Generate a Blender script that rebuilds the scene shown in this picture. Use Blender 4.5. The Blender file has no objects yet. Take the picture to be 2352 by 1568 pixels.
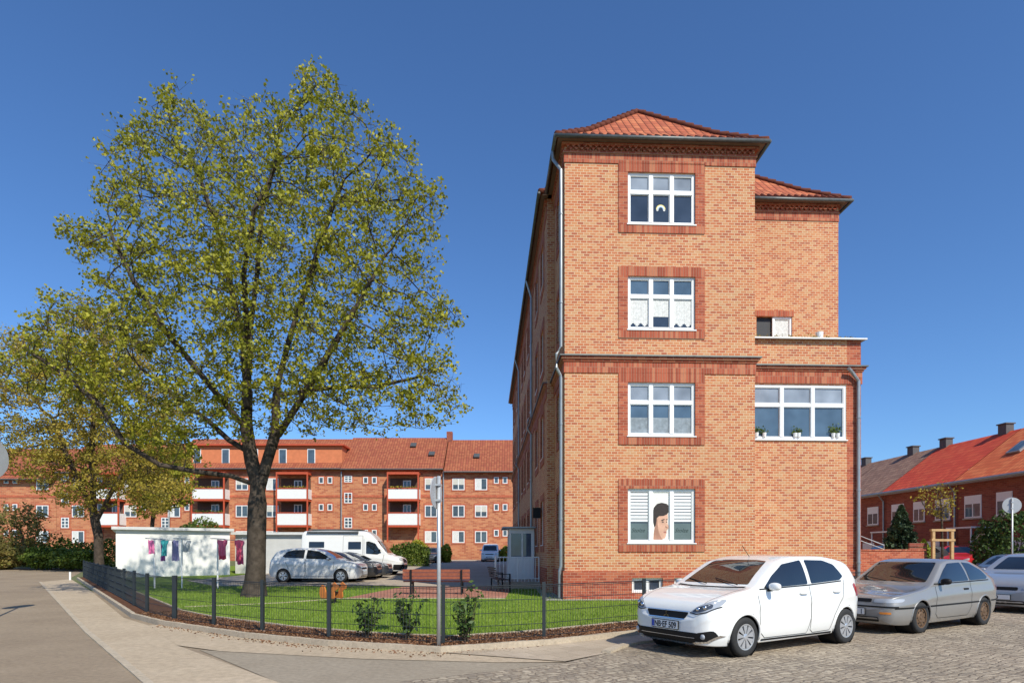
import bpy, bmesh, math, random
import numpy as np
from mathutils import Vector, Matrix
from mathutils.bvhtree import BVHTree
from mathutils.geometry import delaunay_2d_cdt
random.seed(7); np.random.seed(7)
C = bpy.context.scene
COL = C.collection
F=1400.0; EYE=1.55; HY=1270.0; CX=1176.0
R=math.radians
def rnd(a,b): return random.uniform(a,b)
GB=[(-1e4,0),(12,0),(18,.03),(34,.10),(66,.70),(1e4,.70)]
def g(y):
    for (a,za),(b,zb) in zip(GB,GB[1:]):
        if y<=b: return za+(zb-za)*(y-a)/(b-a)
    return .7
def X(px,D): return (px-CX)*D/F
def Z(py,D): return EYE+(HY-py)*D/F
# ---------------------------------------------------------------- mesh builder
class MB:
    def __init__(s): s.v=[]; s.f=[]; s.uv=None
    def add(s,vs,fs):
        n=len(s.v); s.v+= [tuple(v) for v in vs]; s.f+=[tuple(i+n for i in f) for f in fs]
    def box(s,x0,x1,y0,y1,z0,z1,M=None):
        vs=[Vector(p) for p in ((x0,y0,z0),(x1,y0,z0),(x1,y1,z0),(x0,y1,z0),(x0,y0,z1),(x1,y0,z1),(x1,y1,z1),(x0,y1,z1))]
        if M: vs=[M@v for v in vs]
        s.add(vs,[(0,3,2,1),(4,5,6,7),(0,1,5,4),(1,2,6,5),(2,3,7,6),(3,0,4,7)])
    def quad(s,*p): s.add(p,[tuple(range(len(p)))])
    def uvq(s,pts,E,S):
        if s.uv is None: s.uv={}
        s.uv[len(s.f)]=[(Vector(p).dot(E),Vector(p).dot(S)) for p in pts]
        s.add(pts,[tuple(range(len(pts)))])
    def prism(s,poly,fn,a,b):   # poly in 2D; fn(u,v,w)->3D ; extruded w a..b
        n=len(poly); vs=[fn(u,v,a) for u,v in poly]+[fn(u,v,b) for u,v in poly]
        fs=[tuple(range(n)),tuple(range(2*n-1,n-1,-1))]+[(i,i+n,(i+1)%n+n,(i+1)%n) for i in range(n)]
        s.add(vs,fs)
    def tube(s,pts,r,n=8,cap=True):
        pts=[Vector(p) for p in pts]; m=len(pts); vs=[]; fs=[]
        rr=r if isinstance(r,(list,tuple)) else [r]*m
        for i,p in enumerate(pts):
            d=(pts[min(i+1,m-1)]-pts[max(i-1,0)]).normalized()
            a=d.cross(Vector((0,0,1)))
            if a.length<.05: a=d.cross(Vector((1,0,0)))
            a.normalize(); b=d.cross(a)
            for k in range(n):
                t=2*math.pi*k/n; vs.append(p+(a*math.cos(t)+b*math.sin(t))*rr[i])
        for i in range(m-1):
            for k in range(n):
                fs.append((i*n+k,i*n+(k+1)%n,(i+1)*n+(k+1)%n,(i+1)*n+k))
        if cap: fs+= [tuple(range(n-1,-1,-1)),tuple((m-1)*n+k for k in range(n))]
        s.add(vs,fs)
    def revolve(s,prof,c,axis='y',n=32,a0=0,a1=2*math.pi):  # prof [(r,t)]
        full=abs(a1-a0-2*math.pi)<1e-6; m=n if full else n+1; vs=[];fs=[]
        for k in range(m):
            a=a0+(a1-a0)*k/n
            for r,t in prof:
                if axis=='y': vs.append((c[0]+r*math.cos(a),c[1]+t,c[2]+r*math.sin(a)))
                elif axis=='z': vs.append((c[0]+r*math.cos(a),c[1]+r*math.sin(a),c[2]+t))
                else: vs.append((c[0]+t,c[1]+r*math.cos(a),c[2]+r*math.sin(a)))
        P=len(prof)
        for k in range(n):
            k2=(k+1)%m
            for j in range(P-1): fs.append((k*P+j,k2*P+j,k2*P+j+1,k*P+j+1))
        s.add(vs,fs)
    def build(s,name,mat,parent=None,smooth=False):
        me=bpy.data.meshes.new(name); me.from_pydata(s.v,[],s.f)
        if s.uv:
            ul=me.uv_layers.new(name='UVMap')
            for p in me.polygons:
                if p.index in s.uv:
                    for k,li in enumerate(p.loop_indices): ul.data[li].uv=s.uv[p.index][k]
        if smooth: me.polygons.foreach_set('use_smooth',[True]*len(me.polygons))
        me.materials.append(mat); me.update()
        o=bpy.data.objects.new(name,me); COL.objects.link(o)
        if parent: o.parent=parent
        return o
def tag(o,label=None,cat=None,group=None,kind=None):
    if label: o['label']=label
    if cat: o['category']=cat
    if group: o['group']=group
    if kind: o['kind']=kind
    return o
def thing(name,label,cat,loc=(0,0,0),rz=0,group=None):
    o=bpy.data.objects.new(name,None); COL.objects.link(o); o.location=loc; o.rotation_euler=(0,0,rz); o.empty_display_size=.3
    return tag(o,label,cat,group)
def copy_tree(o,parent=None):
    c=o.copy(); COL.objects.link(c); c.parent=parent
    for ch in [x for x in bpy.data.objects if x.parent==o]: copy_tree(ch,c)
    return c
# ---------------------------------------------------------------- materials
def nm(name):
    m=bpy.data.materials.new(name); m.use_nodes=True; nt=m.node_tree; return m,nt,nt.nodes['Principled BSDF']
def M_(nt,op,a,b=None,c=None):
    n=nt.nodes.new('ShaderNodeMath'); n.operation=op
    for i,x in enumerate((a,b,c)):
        if x is None: continue
        if isinstance(x,(int,float)): n.inputs[i].default_value=x
        else: nt.links.new(x,n.inputs[i])
    return n.outputs[0]
def mixc(nt,fac,a,b,mode='MIX'):
    n=nt.nodes.new('ShaderNodeMix'); n.data_type='RGBA'; n.blend_type=mode
    for s,x in ((0,fac),(6,a),(7,b)):
        if isinstance(x,(int,float)): n.inputs[s].default_value=x
        elif isinstance(x,tuple): n.inputs[s].default_value=(*x[:3],1)
        else: nt.links.new(x,n.inputs[s])
    return n.outputs[2]
def noise(nt,scale,detail=4,vec=None,rough=.6):
    n=nt.nodes.new('ShaderNodeTexNoise'); n.inputs['Scale'].default_value=scale; n.inputs['Detail'].default_value=detail; n.inputs['Roughness'].default_value=rough
    if vec is None:
        t=nt.nodes.new('ShaderNodeTexCoord'); vec=t.outputs['Object']
    nt.links.new(vec,n.inputs['Vector']); return n.outputs['Fac']
def ramp(nt,fac,stops,const=False):
    n=nt.nodes.new('ShaderNodeValToRGB'); e=n.color_ramp.elements
    if const: n.color_ramp.interpolation='CONSTANT'
    while len(e)<len(stops): e.new(.5)
    for el,(p,c) in zip(e,stops): el.position=p; el.color=(*c,1)
    nt.links.new(fac,n.inputs[0]); return n.outputs[0]
def bump(nt,b,h,strength=.3,dist=.02):
    n=nt.nodes.new('ShaderNodeBump'); n.inputs['Strength'].default_value=strength; n.inputs['Distance'].default_value=dist
    nt.links.new(h,n.inputs['Height']); nt.links.new(n.outputs[0],b.inputs['Normal'])
def plain(name,col,rough=.5,metal=0,var=.12,scale=6,bmp=0,coat=0,spec=.5):
    m,nt,b=nm(name); n=noise(nt,scale)
    lo=tuple(c*(1-var) for c in col); hi=tuple(min(1,c*(1+var)) for c in col)
    nt.links.new(ramp(nt,n,[(.3,lo),(.7,hi)]),b.inputs['Base Color'])
    b.inputs['Roughness'].default_value=rough; b.inputs['Metallic'].default_value=metal
    b.inputs['Specular IOR Level'].default_value=spec
    if coat: b.inputs['Coat Weight'].default_value=coat; b.inputs['Coat Roughness'].default_value=.03
    if bmp: bump(nt,b,noise(nt,scale*6),bmp)
    return m
def bricks(name,cols,mortar,L=.25,H=.083,m=.012,stag=.5,uv=False,big=.18,rough=.85,bs=.5,round_=False):
    mt,nt,b=nm(name); t=nt.nodes.new('ShaderNodeTexCoord'); s=nt.nodes.new('ShaderNodeSeparateXYZ')
    nt.links.new(t.outputs['UV' if uv else 'Object'],s.inputs[0])
    if uv: u,v=s.outputs[0],s.outputs[1]
    else: u=M_(nt,'ADD',s.outputs[0],s.outputs[1]); v=s.outputs[2]
    vv=M_(nt,'DIVIDE',v,H); row=M_(nt,'FLOOR',vv); fr=M_(nt,'FRACT',vv)
    off=M_(nt,'MULTIPLY',M_(nt,'MODULO',M_(nt,'ADD',row,1000),2),stag)
    uu=M_(nt,'ADD',M_(nt,'DIVIDE',u,L),off); col=M_(nt,'FLOOR',uu); fc=M_(nt,'FRACT',uu)
    cb=nt.nodes.new('ShaderNodeCombineXYZ'); nt.links.new(col,cb.inputs[0]); nt.links.new(row,cb.inputs[1])
    w=nt.nodes.new('ShaderNodeTexWhiteNoise'); w.noise_dimensions='2D'; nt.links.new(cb.outputs[0],w.inputs['Vector'])
    k=len(cols); bc=ramp(nt,w.outputs['Value'],[(i/k,c) for i,c in enumerate(cols)],True)
    mask=M_(nt,'MAXIMUM',M_(nt,'LESS_THAN',fc,m/L),M_(nt,'LESS_THAN',fr,m/H))
    c=mixc(nt,mask,bc,mortar)
    bn=noise(nt,.35,6); c=mixc(nt,1.0,c,ramp(nt,bn,[(.25,(1-big,)*3),(.75,(1,1,1))]),'MULTIPLY')
    fn=noise(nt,18,3); c=mixc(nt,1.0,c,ramp(nt,fn,[(.2,(.82,.82,.82)),(.8,(1,1,1))]),'MULTIPLY')
    nt.links.new(c,b.inputs['Base Color']); b.inputs['Roughness'].default_value=rough; b.inputs['Specular IOR Level'].default_value=.25
    if round_:
        h=M_(nt,'ADD',M_(nt,'SINE',M_(nt,'MULTIPLY',fc,math.pi)),M_(nt,'SUBTRACT',1.0,fr))
    else: h=M_(nt,'SUBTRACT',1.0,mask)
    bump(nt,b,h,bs,.03 if round_ else .006)
    return mt
BR=bricks('facade_brick',[(.67,.31,.145),(.62,.22,.095),(.60,.19,.08),(.67,.28,.12),(.54,.155,.07),(.65,.33,.16),(.61,.205,.09),(.48,.14,.07),(.63,.25,.11)],(.78,.59,.38),L=.19,H=.080,m=.016,big=.14)
RB=bricks('trim_brick',[(.52,.13,.065),(.46,.10,.05),(.56,.165,.08),(.38,.085,.045)],(.56,.33,.22),L=.22,H=.080,m=.011)
SB=bricks('soldier_brick',[(.52,.135,.07),(.45,.105,.055),(.58,.21,.11),(.37,.085,.045)],(.44,.23,.15),L=.080,H=.9,m=.013,stag=0)
TILE=bricks('clay_tile',[(.56,.16,.075),(.50,.135,.065),(.62,.20,.09),(.44,.12,.06)],(.16,.045,.025),L=.24,H=.34,m=.03,stag=0,uv=True,round_=True,bs=.9)
TILE_FAR=bricks('far_tile',[(.40,.12,.06),(.36,.10,.055),(.44,.145,.07)],(.18,.055,.03),L=.3,H=.36,m=.04,stag=0,uv=True,round_=True,bs=.6)
TILE_RED=bricks('red_tile',[(.80,.19,.07),(.74,.16,.06),(.84,.24,.09)],(.38,.07,.035),L=.26,H=.36,m=.03,stag=0,uv=True,round_=True,bs=.7)
TILE_RED2=bricks('dark_red_tile',[(.74,.10,.05),(.68,.085,.045),(.78,.13,.06)],(.32,.04,.025),L=.26,H=.36,m=.03,stag=0,uv=True,round_=True,bs=.7)
TILE_BRN=bricks('brown_tile',[(.36,.21,.15),(.31,.18,.13),(.41,.25,.175)],(.13,.08,.06),L=.26,H=.36,m=.03,stag=0,uv=True,round_=True,bs=.7)
BRF=bricks('far_brick',[(.64,.24,.115),(.58,.20,.10),(.68,.28,.135),(.50,.155,.08)],(.60,.37,.23),L=.5,H=.17,m=.02,big=.2,bs=.1)
RBF=plain('far_trim_brick',(.46,.12,.06),.85,var=.25,scale=3)
BRD=bricks('dark_red_brick',[(.34,.085,.055),(.28,.07,.045),(.38,.11,.065)],(.32,.19,.14),L=.3,H=.1,m=.015,big=.2,bs=.2)
WHITE=plain('white_plastic',(.82,.82,.80),.35,var=.03)
WHITEW=plain('white_render',(.80,.79,.75),.9,var=.06,scale=1.5,bmp=.1); GREYW=plain('grey_render',(.52,.52,.50),.9,var=.08,scale=1.5)
SHUT=bricks('roller_shutter',[(.72,.70,.62),(.7,.68,.6)],(.42,.40,.36),L=5,H=.07,m=.012,big=.05,bs=.3)
ZINC=plain('zinc',(.36,.38,.39),.42,.6,var=.12,scale=3)
ZINCD=plain('dark_zinc',(.13,.135,.13),.5,.5,var=.2)
GALV=plain('galvanised_steel',(.50,.52,.53),.42,.5,var=.12,scale=8)
ANTH=plain('anthracite_steel',(.025,.032,.036),.5,.2,var=.1)
BLACK=plain('black_plastic',(.010,.010,.011),.55,var=.1,spec=.25)
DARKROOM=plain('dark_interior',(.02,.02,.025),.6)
RUBBER=plain('tyre_rubber',(.02,.02,.02),.8,var=.15,scale=20)
ALU=plain('alloy_silver',(.55,.56,.58),.3,.6,var=.05)
RUSTRIM=plain('rusty_steel_rim',(.15,.09,.05),.6,.4,var=.35,scale=30)
CHROME=plain('chrome',(.7,.7,.72),.12,1,var=.02)
def glass(name,col,rough=.03,spec=.6,sc=1.2,coat=.6):
    m,nt,b=nm(name); n=noise(nt,sc,2)
    nt.links.new(ramp(nt,n,[(.3,tuple(c*.7 for c in col)),(.7,tuple(c*1.3 for c in col))]),b.inputs['Base Color'])
    b.inputs['Roughness'].default_value=rough; b.inputs['Specular IOR Level'].default_value=spec
    b.inputs['Coat Weight'].default_value=coat; b.inputs['Coat Roughness'].default_value=.01
    return m
GLASS=glass('window_glass',(.03,.042,.065),coat=.2); GLASSB=glass('blind_glass',(.26,.29,.33),coat=.3); GLASSC=glass('blue_glass',(.075,.12,.17),coat=.3)
CARGL=glass('car_glass',(.012,.014,.016)); GLASSF=glass('far_glass',(.07,.10,.13),coat=.2)
LAMP=glass('headlight_glass',(.36,.38,.41),.08); LAMPD=glass('headlight_inner',(.05,.052,.06),.1); REDL=glass('tail_light',(.35,.01,.01)); ORL=glass('indicator_lens',(.6,.2,.03))
FILM=glass('dark_film',(.10,.13,.13),coat=.2)
CURT=plain('net_curtain',(.66,.66,.63),.9,var=.2,scale=12)
PLATE=plain('number_plate_white',(.8,.8,.78),.4,var=.02); EUB=plain('plate_blue',(.02,.07,.45),.4)
SIGNB=plain('sign_back_grey',(.42,.43,.44),.5,.3,var=.08,scale=3)
def paint(name,col,metal=0,rough=.35): return plain(name,col,rough,metal,var=.03,scale=1.5,coat=1.0)
P_WHITE=paint('white_paint',(.80,.80,.77)); P_SIL=paint('silver_paint',(.27,.26,.245),.3,.42); P_GREY=paint('grey_silver_paint',(.36,.38,.41),.4,.35)
P_BLK=paint('black_paint',(.012,.013,.016)); P_RED=paint('red_paint',(.50,.015,.02)); P_BLUE=paint('blue_grey_paint',(.12,.17,.24),.4); P_SIL2=paint('pale_silver_paint',(.74,.74,.72),.05,.35); P_DG=paint('dark_grey_paint',(.05,.055,.065),.3)
def ground_mat(name,c1,c2,s1=.4,s2=14,rough=.92,bmp=.25):
    m,nt,b=nm(name); a=noise(nt,s1,8,rough=.65); f=noise(nt,s2,6)
    c=ramp(nt,a,[(.3,c1),(.7,c2)]); c=mixc(nt,1,c,ramp(nt,f,[(.25,(.74,.74,.74)),(.75,(1.1,1.1,1.1))]),'MULTIPLY')
    f2=noise(nt,120,3); c=mixc(nt,1,c,ramp(nt,f2,[(.3,(.8,.8,.8)),(.7,(1.1,1.1,1.1))]),'MULTIPLY')
    nt.links.new(c,b.inputs['Base Color']); b.inputs['Roughness'].default_value=rough; b.inputs['Specular IOR Level'].default_value=.2
    bump(nt,b,M_(nt,'ADD',f,f2),bmp,.02); return m
ASPH=ground_mat('road_asphalt',(.27,.205,.14),(.39,.305,.21)); ASPH2=ground_mat('patch_asphalt',(.32,.265,.195),(.38,.32,.24),.8)
FOOT=ground_mat('footpath_concrete',(.47,.37,.255),(.56,.45,.32),.5,9); COURT=ground_mat('court_concrete',(.45,.37,.285),(.53,.44,.34),.5,9)
MULCH=ground_mat('bark_mulch',(.09,.04,.02),(.20,.09,.045),6,40,bmp=.8)
LAWN=ground_mat('lawn_grass',(.14,.22,.02),(.24,.34,.045),1.2,22,bmp=.6); FARG=ground_mat('far_ground',(.12,.15,.06),(.2,.2,.1))
GRAVEL=ground_mat('light_gravel',(.46,.44,.40),(.56,.54,.49),3,60,bmp=.8); KERB=ground_mat('kerb_stone',(.46,.38,.28),(.56,.47,.35),2,20)
def xyuv_brick(name,cols,mortar,L,H,m,ang,warp=0,stag=.5):
    mt,nt,b=nm(name); t=nt.nodes.new('ShaderNodeTexCoord'); mp=nt.nodes.new('ShaderNodeMapping'); mp.inputs['Rotation'].default_value=(0,0,ang)
    nt.links.new(t.outputs['Object'],mp.inputs[0]); vec=mp.outputs[0]
    if warp:
        nn=nt.nodes.new('ShaderNodeTexNoise'); nn.inputs['Scale'].default_value=3.0; nn.inputs['Detail'].default_value=4; nt.links.new(vec,nn.inputs['Vector'])
        va=nt.nodes.new('ShaderNodeVectorMath'); va.operation='SCALE'; nt.links.new(nn.outputs['Color'],va.inputs[0]); va.inputs['Scale'].default_value=warp
        vb=nt.nodes.new('ShaderNodeVectorMath'); nt.links.new(vec,vb.inputs[0]); nt.links.new(va.outputs[0],vb.inputs[1]); vec=vb.outputs[0]
    s=nt.nodes.new('ShaderNodeSeparateXYZ'); nt.links.new(vec,s.inputs[0])
    vv=M_(nt,'DIVIDE',s.outputs[1],H); row=M_(nt,'FLOOR',vv); fr=M_(nt,'FRACT',vv)
    wr=nt.nodes.new('ShaderNodeTexWhiteNoise'); wr.noise_dimensions='1D'; nt.links.new(row,wr.inputs['W'])
    off=wr.outputs['Value'] if warp else M_(nt,'MULTIPLY',M_(nt,'MODULO',M_(nt,'ADD',row,1000),2),stag)
    uu=M_(nt,'ADD',M_(nt,'DIVIDE',s.outputs[0],L),off); col=M_(nt,'FLOOR',uu); fc=M_(nt,'FRACT',uu)
    cb=nt.nodes.new('ShaderNodeCombineXYZ'); nt.links.new(col,cb.inputs[0]); nt.links.new(row,cb.inputs[1])
    w=nt.nodes.new('ShaderNodeTexWhiteNoise'); w.noise_dimensions='2D'; nt.links.new(cb.outputs[0],w.inputs['Vector'])
    k=len(cols); bc=ramp(nt,w.outputs['Value'],[(i/k,c) for i,c in enumerate(cols)],True)
    ex=M_(nt,'MINIMUM',M_(nt,'MULTIPLY',M_(nt,'MINIMUM',fc,M_(nt,'SUBTRACT',1.0,fc)),L),M_(nt,'MULTIPLY',M_(nt,'MINIMUM',fr,M_(nt,'SUBTRACT',1.0,fr)),H))
    hgt=M_(nt,'MINIMUM',M_(nt,'DIVIDE',ex,m),1.0)
    c=mixc(nt,hgt,mortar,bc); f=noise(nt,.8,6); c=mixc(nt,1,c,ramp(nt,f,[(.3,(.74,.74,.74)),(.7,(1.08,1.08,1.08))]),'MULTIPLY')
    f=noise(nt,40,3); c=mixc(nt,1,c,ramp(nt,f,[(.3,(.78,.78,.78)),(.7,(1.08,1.08,1.08))]),'MULTIPLY')
    nt.links.new(c,b.inputs['Base Color']); b.inputs['Roughness'].default_value=.8; b.inputs['Specular IOR Level'].default_value=.25
    bump(nt,b,hgt,.6,.018 if warp else .006); return mt
COB=xyuv_brick('cobblestone',[(.38,.31,.225),(.44,.365,.27),(.32,.265,.20),(.49,.41,.30),(.41,.34,.25)],(.23,.18,.13),.13,.11,.022,R(-31),warp=.28)
SLAB=xyuv_brick('pavement_slabs',[(.50,.405,.295),(.54,.44,.325),(.47,.38,.275)],(.32,.25,.18),.35,.35,.010,R(-34))
REDP=xyuv_brick('red_paving',[(.46,.20,.13),(.52,.25,.17),(.42,.17,.11)],(.3,.16,.11),.2,.1,.01,R(0))
WOODR=plain('red_stained_wood',(.27,.075,.035),.5,var=.25,scale=9); ORANGE=plain('orange_board',(.62,.19,.04),.45,var=.15)
def leafmat(name,cols,trans=.35):
    m,nt,b=nm(name); ge=nt.nodes.new('ShaderNodeNewGeometry'); k=len(cols)
    c=ramp(nt,ge.outputs['Random Per Island'],[(i/(k-1),c) for i,c in enumerate(cols)])
    n=noise(nt,.5,3); c=mixc(nt,1,c,ramp(nt,n,[(.3,(.68,.74,.7)),(.7,(1.15,1.1,1))]),'MULTIPLY')
    nt.links.new(c,b.inputs['Base Color']); b.inputs['Roughness'].default_value=.5; b.inputs['Specular IOR Level'].default_value=.3
    tr=nt.nodes.new('ShaderNodeBsdfTranslucent'); nt.links.new(c,tr.inputs[0]); mx=nt.nodes.new('ShaderNodeMixShader'); mx.inputs[0].default_value=trans
    out=nt.nodes['Material Output']; nt.links.new(b.outputs[0],mx.inputs[1]); nt.links.new(tr.outputs[0],mx.inputs[2]); nt.links.new(mx.outputs[0],out.inputs[0])
    return m
LF_BIG=leafmat('spring_leaf',[(.16,.18,.012),(.34,.33,.025),(.52,.48,.06),(.26,.27,.02),(.42,.40,.04)])
LF_YEL=leafmat('bronze_leaf',[(.28,.20,.03),(.46,.34,.06),(.36,.31,.04),(.54,.42,.08)])
LF_YG=leafmat('yellow_green_leaf',[(.28,.28,.03),(.46,.42,.05),(.36,.36,.04)])
LF_HED=leafmat('hedge_leaf',[(.06,.10,.015),(.13,.19,.03),(.20,.25,.05)])
LF_BRN=leafmat('brown_bush_leaf',[(.17,.13,.04),(.28,.22,.07),(.18,.19,.04)])
LF_DRK=leafmat('dark_leaf',[(.03,.06,.015),(.065,.115,.03),(.11,.17,.04)],.15)
LF_CON=leafmat('conifer_leaf',[(.03,.06,.03),(.06,.10,.05),(.09,.13,.06)],.1)
LF_GOLD=leafmat('golden_conifer_leaf',[(.22,.26,.03),(.34,.38,.05),(.16,.22,.03)],.2)
GRASSM=leafmat('grass_blade',[(.12,.22,.015),(.22,.34,.03),(.32,.42,.07)],.3)
CHIP=leafmat('bark_chip',[(.08,.035,.018),(.20,.09,.045),(.32,.17,.09),(.13,.055,.028)],0)
BARK=plain('bark',(.075,.058,.045),.95,var=.45,scale=5,bmp=.9,spec=.1)
# ---------------------------------------------------------------- world, sun, camera
w=bpy.data.worlds.new("World"); C.world=w; w.use_nodes=True; nt=w.node_tree
sky=nt.nodes.new('ShaderNodeTexSky'); sky.sky_type='NISHITA'; sky.sun_disc=False
EL=R(43); AZ=R(31)   # sun to the right behind the camera
sd=Vector((math.sin(AZ)*math.cos(EL),-math.cos(AZ)*math.cos(EL),math.sin(EL)))
sky.sun_elevation=EL; sky.sun_rotation=math.atan2(sd.x,sd.y); sky.air_density=1.0; sky.dust_density=.6; sky.ozone_density=2.0; sky.altitude=100
bg=nt.nodes['Background']; skc=mixc(nt,1.0,sky.outputs[0],(.64,.96,1.34),'MULTIPLY'); nt.links.new(skc,bg.inputs[0]); bg.inputs[1].default_value=.12
sl=bpy.data.lights.new('sun','SUN'); sl.energy=5.0; sl.angle=R(.5); sl.color=(1,.94,.81)
so=bpy.data.objects.new('sun',sl); COL.objects.link(so); so.rotation_euler=sd.to_track_quat('Z','Y').to_euler(); so.location=(20,-20,30)
cam=bpy.data.cameras.new('camera'); co=bpy.data.objects.new('camera',cam); COL.objects.link(co); C.camera=co
co.location=(0,0,EYE); co.rotation_euler=(R(90),0,0); cam.sensor_width=36; cam.lens=36*F/2352; cam.shift_y=(HY-784)/2352; cam.clip_end=4000; cam.clip_start=.1
C.view_settings.view_transform='Standard'; C.view_settings.look='None'; C.view_settings.exposure=0
# ---------------------------------------------------------------- ground
def sheet(name,poly,off,mat,kind='structure'):
    bm=bmesh.new(); vs=[bm.verts.new((x,y,0)) for x,y in poly]; f=bm.faces.new(vs)
    f.normal_update()
    if f.normal.z<0: f.normal_flip()
    bmesh.ops.triangulate(bm,faces=bm.faces[:])
    for yb in (12,18,34,66): bmesh.ops.bisect_plane(bm,geom=bm.verts[:]+bm.edges[:]+bm.faces[:],plane_co=(0,yb,0),plane_no=(0,1,0))
    for v in bm.verts: v.co.z=g(v.co.y)+off
    me=bpy.data.meshes.new(name); bm.to_mesh(me); bm.free(); me.materials.append(mat)
    o=bpy.data.objects.new(name,me); COL.objects.link(o); o['kind']=kind; return o
def offset(path,d):
    out=[]; n=len(path)
    for i,p in enumerate(path):
        a=Vector(path[max(i-1,0)]); b=Vector(path[min(i+1,n-1)]); t=(b-a).normalized(); nn=Vector((-t.y,t.x)); out.append((p[0]+nn.x*d,p[1]+nn.y*d))
    return out
def resample(path,step):
    out=[Vector(path[0])]
    for a,b in zip(path,path[1:]):
        a=Vector(a);b=Vector(b);n=max(1,int(round((b-a).length/step)))
        for k in range(1,n+1): out.append(a.lerp(b,k/n))
    return out
def kerb(name,path,wd,z0,z1,mat):
    path=resample(path,.5); L=offset([tuple(p) for p in path],wd/2); Rr=offset([tuple(p) for p in path],-wd/2); mb=MB(); n=len(path)
    for i in range(n-1):
        a,b,c,d=L[i],L[i+1],Rr[i+1],Rr[i]
        za,zb=g(path[i].y),g(path[i+1].y)
        sh=0.012 if i%2 else 0
        q=[(a[0],a[1],za+z1-sh*.3),(b[0],b[1],zb+z1-sh*.3),(c[0],c[1],zb+z1-sh*.3),(d[0],d[1],za+z1-sh*.3)]
        r_=[(p[0],p[1],zz+z0) for p,zz in ((a,za),(b,zb),(c,zb),(d,za))]
        mb.add(q+r_,[(3,2,1,0),(0,1,5,4),(3,7,6,2),(0,4,7,3),(1,2,6,5)])
    o=mb.build(name,mat); o['kind']='structure'; return o
FN=[(-24.1,34.3),(-16.3,24.3),(-8.8,14.7),(-7.36,13.3),(-4.65,11.3),(-2.9,10.35),(-1.1,9.75),(.55,10.5),(2.6,12),(5.5,14),(8.4,16),(11,17.8)]
FI=offset(FN,.75); FO=offset(FN,-.28); FO[6]=(-1.1,9.42); FI[6]=(-1.1,10.55)
sheet('ground',[(-900,-40),(900,-40),(900,1800),(-900,1800)],-.004,FARG)
sheet('road',[(-90,-10),(40,-10),(40,60),(12,60),(12,24),(2,24),(-18,24),(-26,36),(-34,49),(-90,49)],.0,ASPH)
foot_in=[(-24.0,31.0),(-8.4,12.05),(-4.35,7.28),(-2.0,4.2),(-1,3)]
kerb('kerb',[(-24.0,31.0),(-8.4,12.05),(-4.35,7.28),(-2.0,4.2)],.10,-.03,.022,KERB)
sheet('footpath',[(-24.6,34)]+foot_in+[(.5,3),(-.3,5.4),(-2.79,7.28),(-5.6,10.2)]+[(-7.75,13.0)]+[(-9.2,14.45),(-16.5,23.9)],.012,FOOT)
sheet('footpath',[(-7.75,13.0),(-5.6,10.2),(-4.6,9.6),(-2.2,8.9),(-.2,8.6),(.75,8.62),(.9,9.3),(-1.1,9.42)]+FO[5:2:-1],.014,FOOT)
sheet('asphalt_patch',[(-5.0,9.75),(-2.79,7.28),(-.3,5.2),(.4,6.5),(-1.33,7.28),(.75,8.60),(-.2,8.6),(-2.2,8.9)],.008,ASPH2)
cobl=[(-1.0,5.4),(-1.33,7.28),(.7,8.5),(1.67,9.62),(2.1,10.3),(12.5,16.8),(20,21.5),(20,60),(25.2,60),(26,30),(60,22),(60,-8),(-1,-8)]
sheet('cobbled_street',cobl,.020,COB)
KL=[(.75,8.62),(1.45,9.35),(1.75,9.9),(2.1,10.34),(7.2,13.53),(12.5,16.85),(14.5,18.5),(16,24),(17,40),(17,60)]
pav=[(-1.1,9.42)]+FO[7:]+[(12.3,18.2),(12.3,60),(17,60),(17,40),(16,24),(14.5,18.5),(12.5,16.85),(7.2,13.53),(2.1,10.34),(1.75,9.9),(1.45,9.35),(.75,8.62)]
sheet('pavement',pav,.026,SLAB)
kerb('kerb',KL[1:],.14,-.05,.065,KERB)
sheet('mulch_bed',FO+list(reversed(FI)),.105,MULCH)
sheet('lawn',FI+[(12,19),(12,50),(-26,50),(-26,37)],.12,LAWN)
kerb('kerb',FO,.09,-.05,.115,KERB); kerb('lawn_edging',FI,.06,0,.135,KERB)
sheet('courtyard',[(-12.3,25.3),(-4.5,25.3),(2,25.3),(2,68),(-9,68),(-9,40),(-16,40),(-16,30)],.13,COURT)
sheet('play_area',[(-5.2,18.9),(-.2,18.9),(0,25.3),(-4.4,25.3)],.128,REDP)
sheet('gravel_strip',[(.95,18.0),(7.6,18.2),(7.6,18.9),(1.6,18.9),(1.4,26),(.9,26)],.130,GRAVEL)
kerb('lawn_edging',[(-8.6,16.0),(-6.6,17.2),(-5.25,18.85),(-.2,18.85)],.07,0,.14,KERB)
m=MB(); m.quad((17.3,25,.05),(26.6,25,.05),(26.4,27.6,.50),(17.3,27.6,.50)); m.quad((17.3,27.6,.50),(26.4,27.6,.50),(25.2,48,.55),(17.3,48,.55)); m.quad((17.3,48,.55),(25.2,48,.55),(25.2,60,.2),(17.3,60,.2)); m.build('raised_yard',ASPH)['kind']='structure'
m=MB(); m.box(17.2,17.3,25,48,-.1,.56); m.build('retaining_edge',KERB)['kind']='structure'
def pip(x,y,poly):
    c=False; j=len(poly)-1
    for i in range(len(poly)):
        xi,yi=poly[i]; xj,yj=poly[j]
        if (yi>y)!=(yj>y) and x<(xj-xi)*(y-yi)/(yj-yi)+xi: c=not c
        j=i
    return c
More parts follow.
